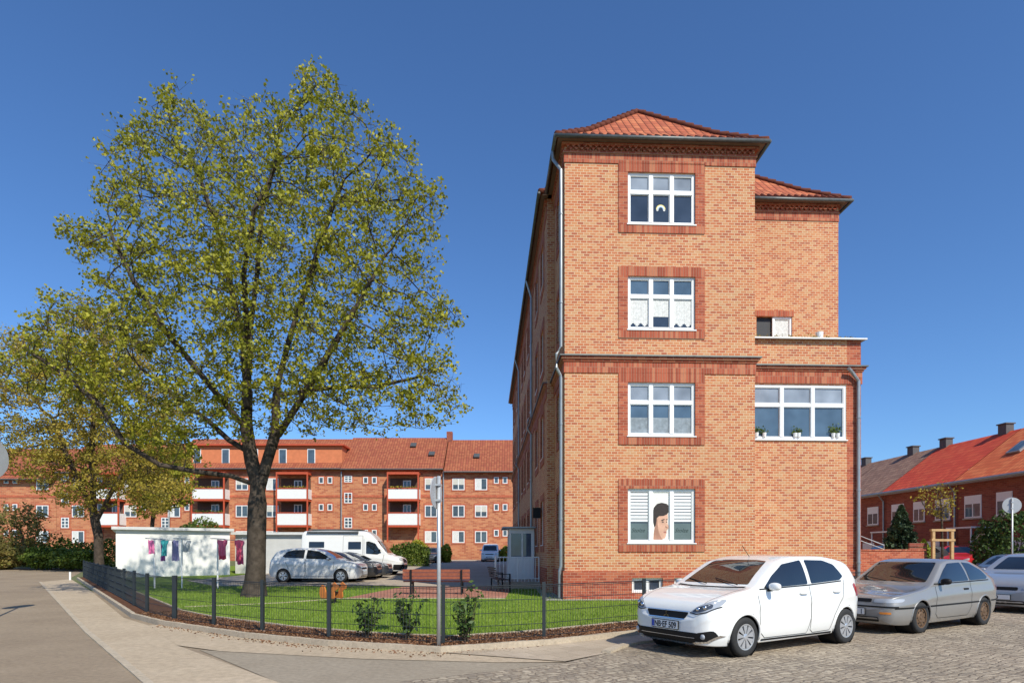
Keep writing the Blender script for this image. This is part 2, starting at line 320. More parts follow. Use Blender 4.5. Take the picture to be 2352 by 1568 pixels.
def leaf_obj(name,pts,size,mat,parent=None,flat=0,seed=0,elong=1.6):
    rs=np.random.RandomState(seed); n=len(pts); P=np.asarray(pts,float)
    d=rs.normal(size=(n,3)); d[:,2]*=(1-flat); d/=np.linalg.norm(d,axis=1)[:,None]
    e=rs.normal(size=(n,3)); e=np.cross(d,e); e/=np.linalg.norm(e,axis=1)[:,None]
    s=(size*rs.uniform(.6,1.3,n))[:,None]
    V=np.stack([P-d*s*elong/2,P+e*s/2,P+d*s*elong/2,P-e*s/2],1).reshape(-1,3)
    me=bpy.data.meshes.new(name)
    me.vertices.add(4*n); me.vertices.foreach_set('co',V.ravel()); me.loops.add(4*n); me.loops.foreach_set('vertex_index',np.arange(4*n,dtype=np.int32))
    me.polygons.add(n); me.polygons.foreach_set('loop_start',np.arange(0,4*n,4,dtype=np.int32)); me.update(calc_edges=True); me.validate()
    me.materials.append(mat); o=bpy.data.objects.new(name,me); COL.objects.link(o)
    if parent: o.parent=parent
    return o
vs=[];fs=[]
blawn=FI+[(11,18.2),(1.6,18.2),(.9,26),(-14,26)]
bad=[(-5.3,18.7),(-.1,18.7),(.1,25.4),(-4.5,25.4)]
k=0
while k<48000:
    x=rnd(-15,9); y=10+ (random.random()**1.7)*16
    if not pip(x,y,blawn) or pip(x,y,bad): continue
    if y>25.2 and x>-12.5: continue
    h=rnd(.03,.075); a=rnd(0,6.28); dx,dy=math.cos(a)*.008,math.sin(a)*.008; z=g(y)+.115; lx,ly=rnd(-.03,.03),rnd(-.03,.03)
    n=len(vs); vs+=[(x-dx,y-dy,z),(x+dx,y+dy,z),(x+lx,y+ly,z+h)]; fs.append((n,n+1,n+2)); k+=1
mb=MB(); mb.v=vs; mb.f=fs; tag(mb.build('grass',GRASSM),'short bright green mown grass of the fenced lawn','grass',kind='stuff')
pts=[]
while len(pts)<16000:
    t=random.random()*.999*(len(FN)-4)+2; i=int(t); a=Vector(FI[i]).lerp(Vector(FI[i+1]),t-i); b=Vector(FO[i]).lerp(Vector(FO[i+1]),t-i); p=a.lerp(b,rnd(.05,.98)); pts.append((p.x,p.y,g(p.y)+.112+rnd(0,.02)))
for _ in range(500):   # chips spilled over the kerb
    t=random.random()*3.9+3; i=int(t); b=Vector(FO[i]).lerp(Vector(FO[i+1]),t-i); d=abs(random.gauss(0,.18)); pts.append((b.x-.05*d,b.y-.06-d,g(b.y)+.022))
tag(leaf_obj('bark_chips',pts,.026,CHIP,flat=.75,seed=3),'reddish brown bark chips strewn along the fence bed','bark mulch',kind='stuff')
# ---------------------------------------------------------------- wall frame helper
class Fr:
    def __init__(s,O,U,N): s.O=Vector(O); s.U=Vector(U); s.N=Vector(N)
    def P(s,u,n,z): p=s.O+s.U*u+s.N*n; return Vector((p.x,p.y,p.z+z))
    def box(s,mb,u0,u1,n0,n1,z0,z1):
        P=s.P; mb.add([P(u0,n0,z0),P(u1,n0,z0),P(u1,n1,z0),P(u0,n1,z0),P(u0,n0,z1),P(u1,n0,z1),P(u1,n1,z1),P(u0,n1,z1)],
            [(0,3,2,1),(4,5,6,7),(0,1,5,4),(1,2,6,5),(2,3,7,6),(3,0,4,7)])
    def rect(s,mb,u0,u1,z0,z1,n): mb.quad(s.P(u0,n,z0),s.P(u1,n,z0),s.P(u1,n,z1),s.P(u0,n,z1))
    def wall(s,mb,u0,u1,z0,z1,ops,dep=.14):
        us=sorted({u0,u1,*[a for o in ops for a in o[:2]]}); zs=sorted({z0,z1,*[a for o in ops for a in o[2:4]]})
        us=[u for u in us if u0<=u<=u1]; zs=[z for z in zs if z0<=z<=z1]
        for a,b in zip(us,us[1:]):
            for c,d in zip(zs,zs[1:]):
                m=((a+b)/2,(c+d)/2)
                if any(o[0]<m[0]<o[1] and o[2]<m[1]<o[3] for o in ops): continue
                s.rect(mb,a,b,c,d,0)
        P=s.P
        for a,b,c,d in [o[:4] for o in ops]:
            for q in ([(a,c),(b,c)],[(b,c),(b,d)],[(b,d),(a,d)],[(a,d),(a,c)]):
                (ua,za),(ub,zb)=q; mb.quad(P(ua,0,za),P(ua,-dep,za),P(ub,-dep,zb),P(ub,0,zb))
def window(par,fr,u0,u1,z0,z1,cols=3,tr=.37,rec=.10,fw=.065,mw=.11,glt=None,glb=None,sill=True,name='window'):
    mb=MB(); a=-rec; 
    fr.box(mb,u0,u1,a,a+.06,z0,z0+fw); fr.box(mb,u0,u1,a,a+.06,z1-fw,z1)
    fr.box(mb,u0,u0+fw,a,a+.06,z0+fw,z1-fw); fr.box(mb,u1-fw,u1,a,a+.06,z0+fw,z1-fw)
    cw=(u1-u0-2*fw)/cols; zt=z1-(z1-z0)*tr
    for i in range(1,cols):
        c=u0+fw+cw*i; fr.box(mb,c-mw/2,c+mw/2,a,a+.075,z0+fw,z1-fw)
    if tr>0: fr.box(mb,u0+fw,u1-fw,a,a+.066,zt-mw/2,zt+mw/2)
    cells=[]
    for i in range(cols):
        ca=u0+fw+cw*i+(mw/2 if i else 0); cb=u0+fw+cw*(i+1)-(mw/2 if i<cols-1 else 0)
        if tr>0: cells+=[(ca,cb,z0+fw,zt-mw/2,'b',i),(ca,cb,zt+mw/2,z1-fw,'t',i)]
        else: cells+=[(ca,cb,z0+fw,z1-fw,'b',i)]
    for (ca,cb,za,zb,k_,i) in cells:
        r=.022
        fr.box(mb,ca,ca+r,a+.01,a+.045,za,zb); fr.box(mb,cb-r,cb,a+.01,a+.045,za,zb); fr.box(mb,ca+r,cb-r,a+.01,a+.045,za,za+r); fr.box(mb,ca+r,cb-r,a+.01,a+.045,zb-r,zb)
    w_=mb.build(name,WHITE,par)
    for (ca,cb,za,zb,k_,i) in cells:
        tilt=rnd(-.004,.004); t_=MB()
        t_.quad(fr.P(ca,a+.012+tilt,za),fr.P(cb,a+.012-tilt,za),fr.P(cb,a+.012-tilt,zb),fr.P(ca,a+.012+tilt,zb))
        t_.build('pane',(glt or GLASSB) if k_=='t' else (glb or GLASS),w_)
    if sill:
        ms=MB(); fr.box(ms,u0-.03,u1+.03,a+.06,.05,z0-.035,z0-.002); ms.build('sill',WHITE,w_)
    return w_,cells
def surround(par,fr,u0,u1,z0,z1,t=.29,p=.028,bot=.27):
    for n_,a,b,c,d,q,m_ in (('lintel',u0-t,u1+t,z1,z1+t,-.001,SB),('window_apron',u0-t,u1+t,z0-bot,z0-.036,-.001,SB),('jamb',u0-t,u0,z0-.036,z1,-.1,RB),('jamb',u1,u1+t,z0-.036,z1,-.1,RB)):
        mb=MB(); fr.box(mb,a,b,q,p,c,d); mb.build(n_,m_,par)
def downpipe(par,pts,r=.05,mat=None):
    mb=MB(); mb.tube(pts,r,10)
    for a,b in zip(pts,pts[1:]):
        a=Vector(a);b=Vector(b)
        if (b-a).length>2:
            n=int((b-a).length//2)
            for k in range(n):
                q=a.lerp(b,(k+.5)/n); mb.tube([q-Vector((0,0,.03)),q+Vector((0,0,.03))],r*1.25,10)
    return mb.build('downpipe',mat or ZINC,par)
# ---------------------------------------------------------------- corner apartment building
TH=R(2.3)
B=thing('apartment_building','four storey orange and red brick corner building with white windows and hipped tile roof','apartment building',(1.60,18.5,0),TH)
W=5.87; MX0=-.25; MX1=10.2; VY=2.9; LEN=32; BX1=9.66; BY=.72
ZS=[(1.87,3.52),(5.13,6.76),(8.37,9.99),(11.58,13.16)]
frA=Fr((0,0,0),(1,0,0),(0,-1,0)); frAl=Fr((0,0,0),(0,1,0),(-1,0,0)); frAr=Fr((W,0,0),(0,1,0),(1,0,0))
frM=Fr((MX0,VY,0),(0,1,0),(-1,0,0)); frMf=Fr((MX0,VY,0),(1,0,0),(0,-1,0)); frB=Fr((0,BY,0),(1,0,0),(0,-1,0)); frBr=Fr((BX1,BY,0),(0,1,0),(1,0,0)); frMr=Fr((MX1,VY,0),(0,1,0),(1,0,0))
wu0,wu1=1.93,4.01
opsA=[(wu0,wu1,a,b) for a,b in ZS]+[(2.05,3.0,.35,.80),(3.35,4.3,.35,.80)]
mb=MB(); frA.wall(mb,0,W,.0,14.0,opsA)
opsAl=[(1.2,1.9,a+.1,b) for a,b in ZS]; frAl.wall(mb,0,VY,0,14.0,opsAl)
frAr.wall(mb,0,VY,0,14.0,[])
vcols=[(1.3,2.3),(3.9,4.9),(7.2,8.2),(9.3,10.3),(12.2,13.2),(14.6,15.6),(18.2,19.2),(20.8,21.8),(24.2,25.2),(26.6,27.6)]
opsM=[(c,d,a,b) for c,d in vcols for a,b in ZS]; frM.wall(mb,0,LEN-VY,0,14.0,opsM)
TW=(7.22,8.52,8.75,9.98)
frMf.wall(mb,0,MX1-MX0,0,14.0,[(TW[0]-MX0,TW[1]-MX0,TW[2],TW[3])]); frMr.wall(mb,0,LEN-VY,0,14.0,[])
BW=(5.98,9.18,5.19,6.94)
frB.wall(mb,W,9.2,0,8.38,[BW]); 
mb.quad((BX1,BY,8.38),(W,BY,8.38),(W,BY+.25,8.38),(BX1,BY+.25,8.38)); mb.quad((W,BY+.25,7.6),(BX1,BY+.25,7.6),(BX1,BY+.25,8.38),(W,BY+.25,8.38))
mb.quad((W,BY,7.6),(BX1,BY,7.6),(BX1,VY,7.6),(W,VY,7.6))
mb.quad((MX0,LEN,0),(MX1,LEN,0),(MX1,LEN,14),(MX0,LEN,14))
mb.build('wall',BR,B)
mb=MB(); frB.rect(mb,9.2,BX1,0,8.38,0); frBr.wall(mb,0,VY-BY,0,8.38,[]); mb.build('corner_pier',RB,B)
SHEER=plain('sheer',(.22,.26,.29),.6,var=.3,scale=7)
for i,(a,b) in enumerate(ZS):
    surround(B,frA,wu0,wu1,a,b)
    w_,cells=window(B,frA,wu0,wu1,a,b,3,.37 if i else 0, glt=GLASSB if i!=2 else GLASSC, glb=[GLASS,GLASSC,GLASS,GLASS][i],fw=.075)
    if i==0:
        c0,c1,c2=[c for c in cells]
        for c in (c0,c2):
            z_=c[3]-.03
            for k in range(9):
                bl=MB(); frA.box(bl,c[0]+.03,c[1]-.03,-.085,-.075,z_-.095,z_-.02); z_-=.10; bl.build('blind_slat',WHITE,w_)
        def flat(poly,n0,mat,name,par):
            m2=MB(); m2.quad(*[frA.P(u,n0,z) for u,z in poly]); return m2.build(name,mat,par)
        pu,pz=(c1[0]+c1[1])/2,a+.08; hw=(c1[1]-c1[0])/2-.005
        SK=plain('poster_skin',(.66,.38,.26),.5,var=.2,scale=4); SK2=plain('poster_skin_shade',(.40,.20,.13),.5,var=.2); HR=plain('poster_hair',(.03,.018,.012),.5,var=.4,scale=30); PB=plain('poster_paper',(.84,.81,.74),.4)
        flat([(pu-hw,pz-.0),(pu+hw,pz),(pu+hw,b-.08),(pu-hw,b-.08)],-.080,PB,'poster',w_)
        def pf(pts): return [(pu+.03+x*.86,pz-.02+y*1.16) for x,y in pts]
        flat(pf([(-.31,.02),(.02,.02),(.06,.10),(.02,.30),(-.18,.42),(-.26,.36),(-.29,.2)]),-.0785,SK2,'poster_neck',w_)
        flat(pf([(-.24,.62),(-.25,.42),(-.19,.25),(-.08,.12),(.02,.055),(.11,.07),(.15,.13),(.155,.18),(.18,.21),(.165,.25),(.19,.29),(.27,.35),(.215,.44),(.205,.52),(.22,.60),(.21,.74),(.0,.86),(-.20,.80)]),-.077,SK,'poster_face',w_)
        flat(pf([(-.24,.62),(-.25,.42),(-.19,.25),(-.08,.12),(-.02,.08),(-.11,.24),(-.15,.42),(-.16,.58)]),-.0762,SK2,'poster_cheek_shade',w_)
        flat(pf([(-.31,.50),(-.27,.36),(-.225,.40),(-.20,.50),(-.18,.60),(-.10,.655),(.06,.66),(.18,.70),(.27,.78),(.28,.90),(.18,.98),(.0,1.01),(-.17,.98),(-.29,.88),(-.33,.70)]),-.0755,HR,'poster_hair',w_)
        for pp in ([(-.02,.55),(.07,.58),(.12,.57),(0,.525)],[(.15,.57),(.205,.585),(.205,.56),(.15,.55)],[(.0,.49),(.075,.49),(.065,.515),(.01,.515)],[(.15,.49),(.195,.495),(.19,.515),(.155,.515)]): flat(pf(pp),-.0745,HR,'poster_feature',w_)
        flat(pf([(.13,.40),(.23,.35),(.20,.335),(.13,.35)]),-.0745,SK2,'poster_feature',w_)
        flat(pf([(.05,.235),(.12,.25),(.17,.255),(.165,.22),(.10,.21)]),-.0745,plain('poster_lips',(.42,.14,.11),.5),'poster_lips',w_)
        LG=plain('lettering_green',(.02,.035,.025),.4)
        for c in (c0,c2):
            cu=bpy.data.curves.new('txt','FONT'); cu.body='Stolze'; cu.size=.17; cu.shear=.35; ob=bpy.data.objects.new('txt',cu); COL.objects.link(ob)
            bpy.context.view_layer.update(); me=bpy.data.meshes.new_from_object(ob.evaluated_get(bpy.context.evaluated_depsgraph_get())); bpy.data.objects.remove(ob)
            m2=MB(); m2.add([frA.P(c[0]+.05+v.co.x,-.083,a+.33+v.co.y) for v in me.vertices],[tuple(p.vertices) for p in me.polygons]); m2.build('lettering',LG,w_)
            lp=MB(); frA.rect(lp,c[0]+.01,c[1]-.01,a+.09,a+.60,-.0865); lp.build('window_film',FILM,w_)
    if i==3:
        cc=[c for c in cells if c[4]=='b'][1]; cu_=(cc[0]+cc[1])/2
        for r0,r1,m_ in ((.12,.145,plain('rainbow_yellow',(.75,.62,.15),.5)),(.09,.118,plain('rainbow_white',(.75,.75,.7),.5)),(.062,.088,plain('rainbow_blue',(.25,.45,.6),.5))):
            m2=MB(); ps=[]
            for k in range(14): ps.append(math.pi*(k/13))
            for t0,t1 in zip(ps,ps[1:]): m2.quad(*[frA.P(cu_+r*math.cos(t),-.082,(cc[2]+cc[3])/2+r*math.sin(t)) for r,t in ((r0,t0),(r1,t0),(r1,t1),(r0,t1))])
            m2.build('rainbow_picture',m_,w_)
        for q in (-1,1): m2=MB(); m2.revolve([(0,0),(.035,0)],(cu_+q*.105,.082,(cc[2]+cc[3])/2-.02),'y',10); m2.build('cloud_picture',CURT,w_)
    if i==2:
        for c in [c for c in cells if c[4]=='b']:
            m2=MB(); n=14
            for k in range(n):
                ua=c[0]+.03+(c[1]-c[0]-.06)*k/n; ub=c[0]+.03+(c[1]-c[0]-.06)*(k+1)/n; zz=c[2]+.10+(.25 if c[5]==1 else .05*math.sin(k))
                m2.quad(frA.P(ua,-.083+.003*(k%2),zz),frA.P(ub,-.083+.003*((k+1)%2),zz),frA.P(ub,-.083+.003*((k+1)%2),c[3]-.03),frA.P(ua,-.083+.003*(k%2),c[3]-.03))
            m2.build('curtain',CURT,w_)
    if i==1:
        for c in [c for c in cells if c[4]=='b']:
            m2=MB(); frA.rect(m2,c[0]+.03,c[1]-.03,c[2]+.02,c[2]+.5,-.084); m2.build('curtain',SHEER,w_)
for (a,b) in ((2.05,3.0),(3.35,4.3)): window(B,frA,a,b,.35,.80,2,0,sill=False)
for o in opsAl: surround(B,frAl,o[0],o[1],o[2],o[3],.2); window(B,frAl,o[0],o[1],o[2],o[3],1,.37,sill=False)
for o in opsM: surround(B,frM,o[0],o[1],o[2],o[3],.25); window(B,frM,o[0],o[1],o[2],o[3],2,.37,mw=.08)
w_,cells=window(B,frB,*BW,3,.37,rec=.08,glt=GLASSB,glb=GLASSC,fw=.08)
for k,(uu_,hh) in enumerate(((6.25,.22),(6.5,.15),(7.5,.14),(7.62,.14),(8.75,.25),(8.9,.2))):
    m2=MB(); m2.revolve([(0,0),(.05,0),(.065,.13)],(uu_,BY+.0,BW[2]+.08),'z',10); m2.build('flower_pot',WHITE,w_)
    pts=[(uu_+random.gauss(0,.06),BY+.0+random.gauss(0,.006),BW[2]+.2+abs(random.gauss(0,hh*.5))) for _ in range(40)]
    leaf_obj('pot_plant',pts,.05,LF_HED,w_,seed=k)
frT=Fr((0,VY,0),(1,0,0),(0,-1,0))
surr=MB(); frT.box(surr,TW[0]-.05,TW[1]+.05,-.001,.02,TW[3],TW[3]+.2); surr.build('lintel',SB,B)
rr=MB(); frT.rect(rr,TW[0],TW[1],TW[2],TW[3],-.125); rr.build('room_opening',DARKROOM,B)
window(B,frT,TW[0]+.60,TW[1],TW[2],TW[3]-.0,1,0,rec=.1,glb=CURT,sill=False)
def belt(mb,x0,x1,y0,y1,z0,z1,p,sides='flr'):
    if 'f' in sides: mb.box(x0-(p if 'l' in sides else 0),x1+(p if 'r' in sides else 0),y0-p,y0,z0,z1)
    if 'l' in sides: mb.box(x0-p,x0,y0,y1,z0,z1)
    if 'r' in sides: mb.box(x1,x1+p,y0,y1,z0,z1)
segs=[(0,W,0,VY,'flr'),(MX0,MX1,VY,LEN,'lr')]
def allbelt(name,z0,z1,p,mat,list_):
    for s_ in list_: mb=MB(); belt(mb,*s_[:4],z0,z1,p,s_[4]); mb.build(name,mat,B)
mf=(W,MX1,VY,LEN,'f')
pl=MB(); 
for a,b,c,d in ((0,W,-.1,.35),(0,2.05,.35,.80),(3.0,3.35,.35,.8),(4.3,W,.35,.8),(0,W,.8,1.02)): pl.box(a-(.055 if a==0 else 0),b,-.055,0,c,d)
belt(pl,0,W,0,VY,-.1,1.02,.055,'l'); belt(pl,MX0,MX1,VY,LEN,-.1,1.02,.055,'l'); belt(pl,W,BX1,BY,VY,-.1,1.02,.055,'fr'); pl.build('plinth',RB,B)
allbelt('mid_band',7.03,7.37,.028,SB,segs); 
mb=MB(); belt(mb,W,BX1,BY,VY,6.98,7.36,.03,'fr'); mb.build('mid_band',SB,B)
for z0,z1,p in ((7.37,7.44,.06),(7.44,7.51,.11)):
    allbelt('cornice',z0,z1,p,RB,segs+[(W,BX1,BY,VY,'fr')])
allbelt('cornice_cap',7.51,7.55,.16,ZINCD,segs+[(W,BX1,BY,VY,'fr')])
top=segs+[mf]
allbelt('frieze_band',13.40,13.68,.028,SB,top); allbelt('cornice',13.68,13.74,.06,RB,top)
allbelt('cornice',13.90,13.97,.10,RB,top)
def teeth(x0,x1,y,ax):
    mb=MB(); n=int((x1-x0)/.17)
    for i in range(n):
        c=x0+(i+.5)*(x1-x0)/n; hw_=.065
        for (zc,ph) in ((13.865,0),(13.785,.5)):
            cc=c+ph*(x1-x0)/n
            if cc+hw_>x1: continue
            if ax=='x': fn=lambda u,v,w:(u,y-w,v)
            else: fn=lambda u,v,w:(y-w,u,v)
            mb.prism([(cc-hw_,zc+.035),(cc,zc-.045),(cc+hw_,zc+.035)],fn,0,.085)
    mb.build('dentil_frieze',RB,B)
teeth(0,W,0,'x'); teeth(W,MX1,VY,'x'); teeth(0,VY,0,'y'); teeth(VY,16,MX0,'y')
SOFF=plain('soffit_wood',(.16,.10,.07),.7)
def hip(x0,x1,y0,y1,z,rise,flare=.95,fr_=.86,mat=TILE):
    mb=MB(); hw=(x1-x0)/2; xm=(x0+x1)/2
    def ring(i,zz): return [Vector((x0+i,y0+i,zz)),Vector((x1-i,y0+i,zz)),Vector((x1-i,y1-i,zz)),Vector((x0+i,y1-i,zz))]
    r0=ring(0,z); r1=ring(flare,z+fr_); a=Vector((xm,y0+hw,z+rise)); b=Vector((xm,y1-hw,z+rise))
    Es=[Vector((1,0,0)),Vector((0,1,0)),Vector((-1,0,0)),Vector((0,-1,0))]; In=[Vector((0,1,0)),Vector((-1,0,0)),Vector((0,-1,0)),Vector((1,0,0))]
    for k in range(4):
        k2=(k+1)%4; s1=(In[k]*flare+Vector((0,0,fr_))).normalized(); s2=(In[k]*(hw-flare)+Vector((0,0,rise-fr_))).normalized()
        mb.uvq([r0[k],r0[k2],r1[k2],r1[k]],Es[k],s1)
        if k==0: up=[r1[0],r1[1],a]
        elif k==1: up=[r1[1],r1[2],b,a]
        elif k==2: up=[r1[2],r1[3],b]
        else: up=[r1[3],r1[0],a,b]
        mb.uvq(up,Es[k],s2)
    ro=mb.build('roof',mat,B)
    def capline(p,q,n=.36):
        ht=MB(); L_=(q-p).length; m=max(1,int(L_/n))
        for i in range(m):
            s_=p.lerp(q,i/m); e=p.lerp(q,(i+1.12)/m); ht.tube([s_+Vector((0,0,.03)),e+Vector((0,0,.0))],[.11,.085],8)
        ht.build('ridge_tiles',TILE,ro,smooth=True)
    for p,q in ((r0[0],r1[0]),(r1[0],a),(r0[1],r1[1]),(r1[1],a),(a,b)): capline(p,q)
    te=MB(); n=int((x1-x0)/.24)
    for k in range(n): c=x0+(k+.5)*(x1-x0)/n; te.tube([(c,y0-.01,z+.02),(c,y0+.3,z+.02+.3*fr_/flare)],.06,6)
    te.build('eave_tiles',mat,ro)
    sf=MB(); sf.box(x0+.04,x1-.04,y0+.04,y1-.04,z-.05,z-.01); sf.build('soffit',SOFF,ro)
    return ro
OV=.27
roA=hip(-OV,W+OV,-OV,9.5,14.03,3.1,1.1,.92); roM=hip(MX0-OV,MX1+OV,VY-OV,LEN+.4,14.03,5.3,1.2,1.02)
def gut(pts,par): gt=MB(); gt.tube(pts,.058,10); gt.build('gutter',ZINCD,par,smooth=True)
o_=OV+.05
gut([(-o_,-o_,14.0),(W+o_,-o_,14.0)],roA); gut([(-o_,-o_,14.0),(-o_,VY-o_,14.0)],roA); gut([(W+o_,-o_,14.0),(W+o_,VY-o_-.05,14.0)],roA)
gut([(MX0-o_,VY-o_,13.99),(MX0-o_,LEN,13.99)],roM); gut([(W+o_+.05,VY-o_,13.99),(MX1+o_,VY-o_,13.99),(MX1+o_,LEN,13.99)],roM)
downpipe(B,[(-.33,.35,13.95),(-.32,.33,13.7),(-.10,.12,13.25),(-.10,.12,7.85),(-.25,.06,7.6),(-.25,.06,7.2),(-.10,.12,6.95),(-.10,.12,1.15),(-.14,.12,1.0),(-.14,.12,.1)])
for v_ in (9.3,20.6): downpipe(B,[(MX0-.33,v_,13.95),(MX0-.1,v_,13.2),(MX0-.1,v_,7.8),(MX0-.26,v_,7.55),(MX0-.26,v_,7.2),(MX0-.1,v_,6.95),(MX0-.1,v_,.1)])
downpipe(B,[(9.12,BY-.22,7.42),(9.3,BY-.14,7.3),(9.52,BY-.10,7.05),(9.52,BY-.10,.1)],.055)
cp=MB(); cp.box(W+.02,BX1+.12,BY-.10,BY+.3,8.38,8.42); cp.build('coping',ZINC,B)
cp=MB(); cp.tube([(W+.05,BY-.13,8.39),(BX1+.12,BY-.13,8.39)],.03,8); cp.build('gutter',WHITE,B)
pts=[(rnd(W+.2,BX1-.1),BY+.1+random.gauss(0,.05),8.44+abs(random.gauss(0,.05))) for _ in range(520)]
leaf_obj('terrace_flowers',pts,.04,LF_YEL,B,seed=5)['kind']='stuff'
pt=MB(); pt.revolve([(0,0),(.10,0),(.12,.22),(.0,.22)],(8.35,BY+.1,8.44),'z',12); pt.build('flower_pot',WHITE,B)
mb=MB(); frM.box(mb,2.2,7.0,.0,1.55,-.1,.45); mb.build('porch_landing',COURT,B)
mb=MB(); frM.box(mb,2.2,7.0,1.55,1.9,-.1,.3); mb.build('porch_step',COURT,B)
mb=MB()
for u_ in (5.2,6.25,7.3):
    for q in (.05,1.07): frM.box(mb,u_,u_+.08,q,q+.08,.45,2.62)
for q in (.13,.55): frM.box(mb,5.2,5.26,q,q+.06,.45,2.6)
for z0,z1 in ((.45,1.35),(2.42,2.62)): frM.box(mb,5.21,5.25,.06,1.14,z0,z1); frM.box(mb,5.25,7.36,1.09,1.13,z0,z1)
dr=mb.build('porch',WHITE,B)
for (q0,q1) in ((.19,.55),(.61,1.07)):
    m=MB(); m.quad(frM.P(5.23,q0,1.35),frM.P(5.23,q1,1.35),frM.P(5.23,q1,2.42),frM.P(5.23,q0,2.42)); m.build('pane',GLASSC,dr)
for (q0,q1) in ((5.28,6.25),(6.33,7.3)):
    m=MB(); m.quad(frM.P(q0,1.11,1.35),frM.P(q1,1.11,1.35),frM.P(q1,1.11,2.42),frM.P(q0,1.11,2.42)); m.build('pane',GLASSC,dr)
for q in (.16,.64): m=MB(); frM.box(m,5.185,5.21,q,q+.36,.55,1.28); m.build('panel',WHITE,dr)
mb=MB(); frM.box(mb,4.9,7.6,.0,1.45,2.64,2.70); mb.build('canopy',ZINC,B)
for (a,b) in (((2.25,.1),(2.25,1.75)),((2.25,1.75),(6.9,1.75))):
    mb=MB(); A_=frM.P(a[0],a[1],.45); B_=frM.P(b[0],b[1],.45); 
    mb.tube([A_+Vector((0,0,.95)),B_+Vector((0,0,.95))],.026,6); mb.tube([A_+Vector((0,0,.12)),B_+Vector((0,0,.12))],.02,6)
    n=int((B_-A_).length/.13)
    for k in range(n+1): p=A_.lerp(B_,k/n); mb.tube([p,p+Vector((0,0,.95))],.012 if k%6 else .024,5,False)
    mb.build('porch_railing',WHITE,B)
mb=MB(); frM.box(mb,2.0,2.1,.05,.35,2.9,3.3); mb.build('wall_lamp',BLACK,B)
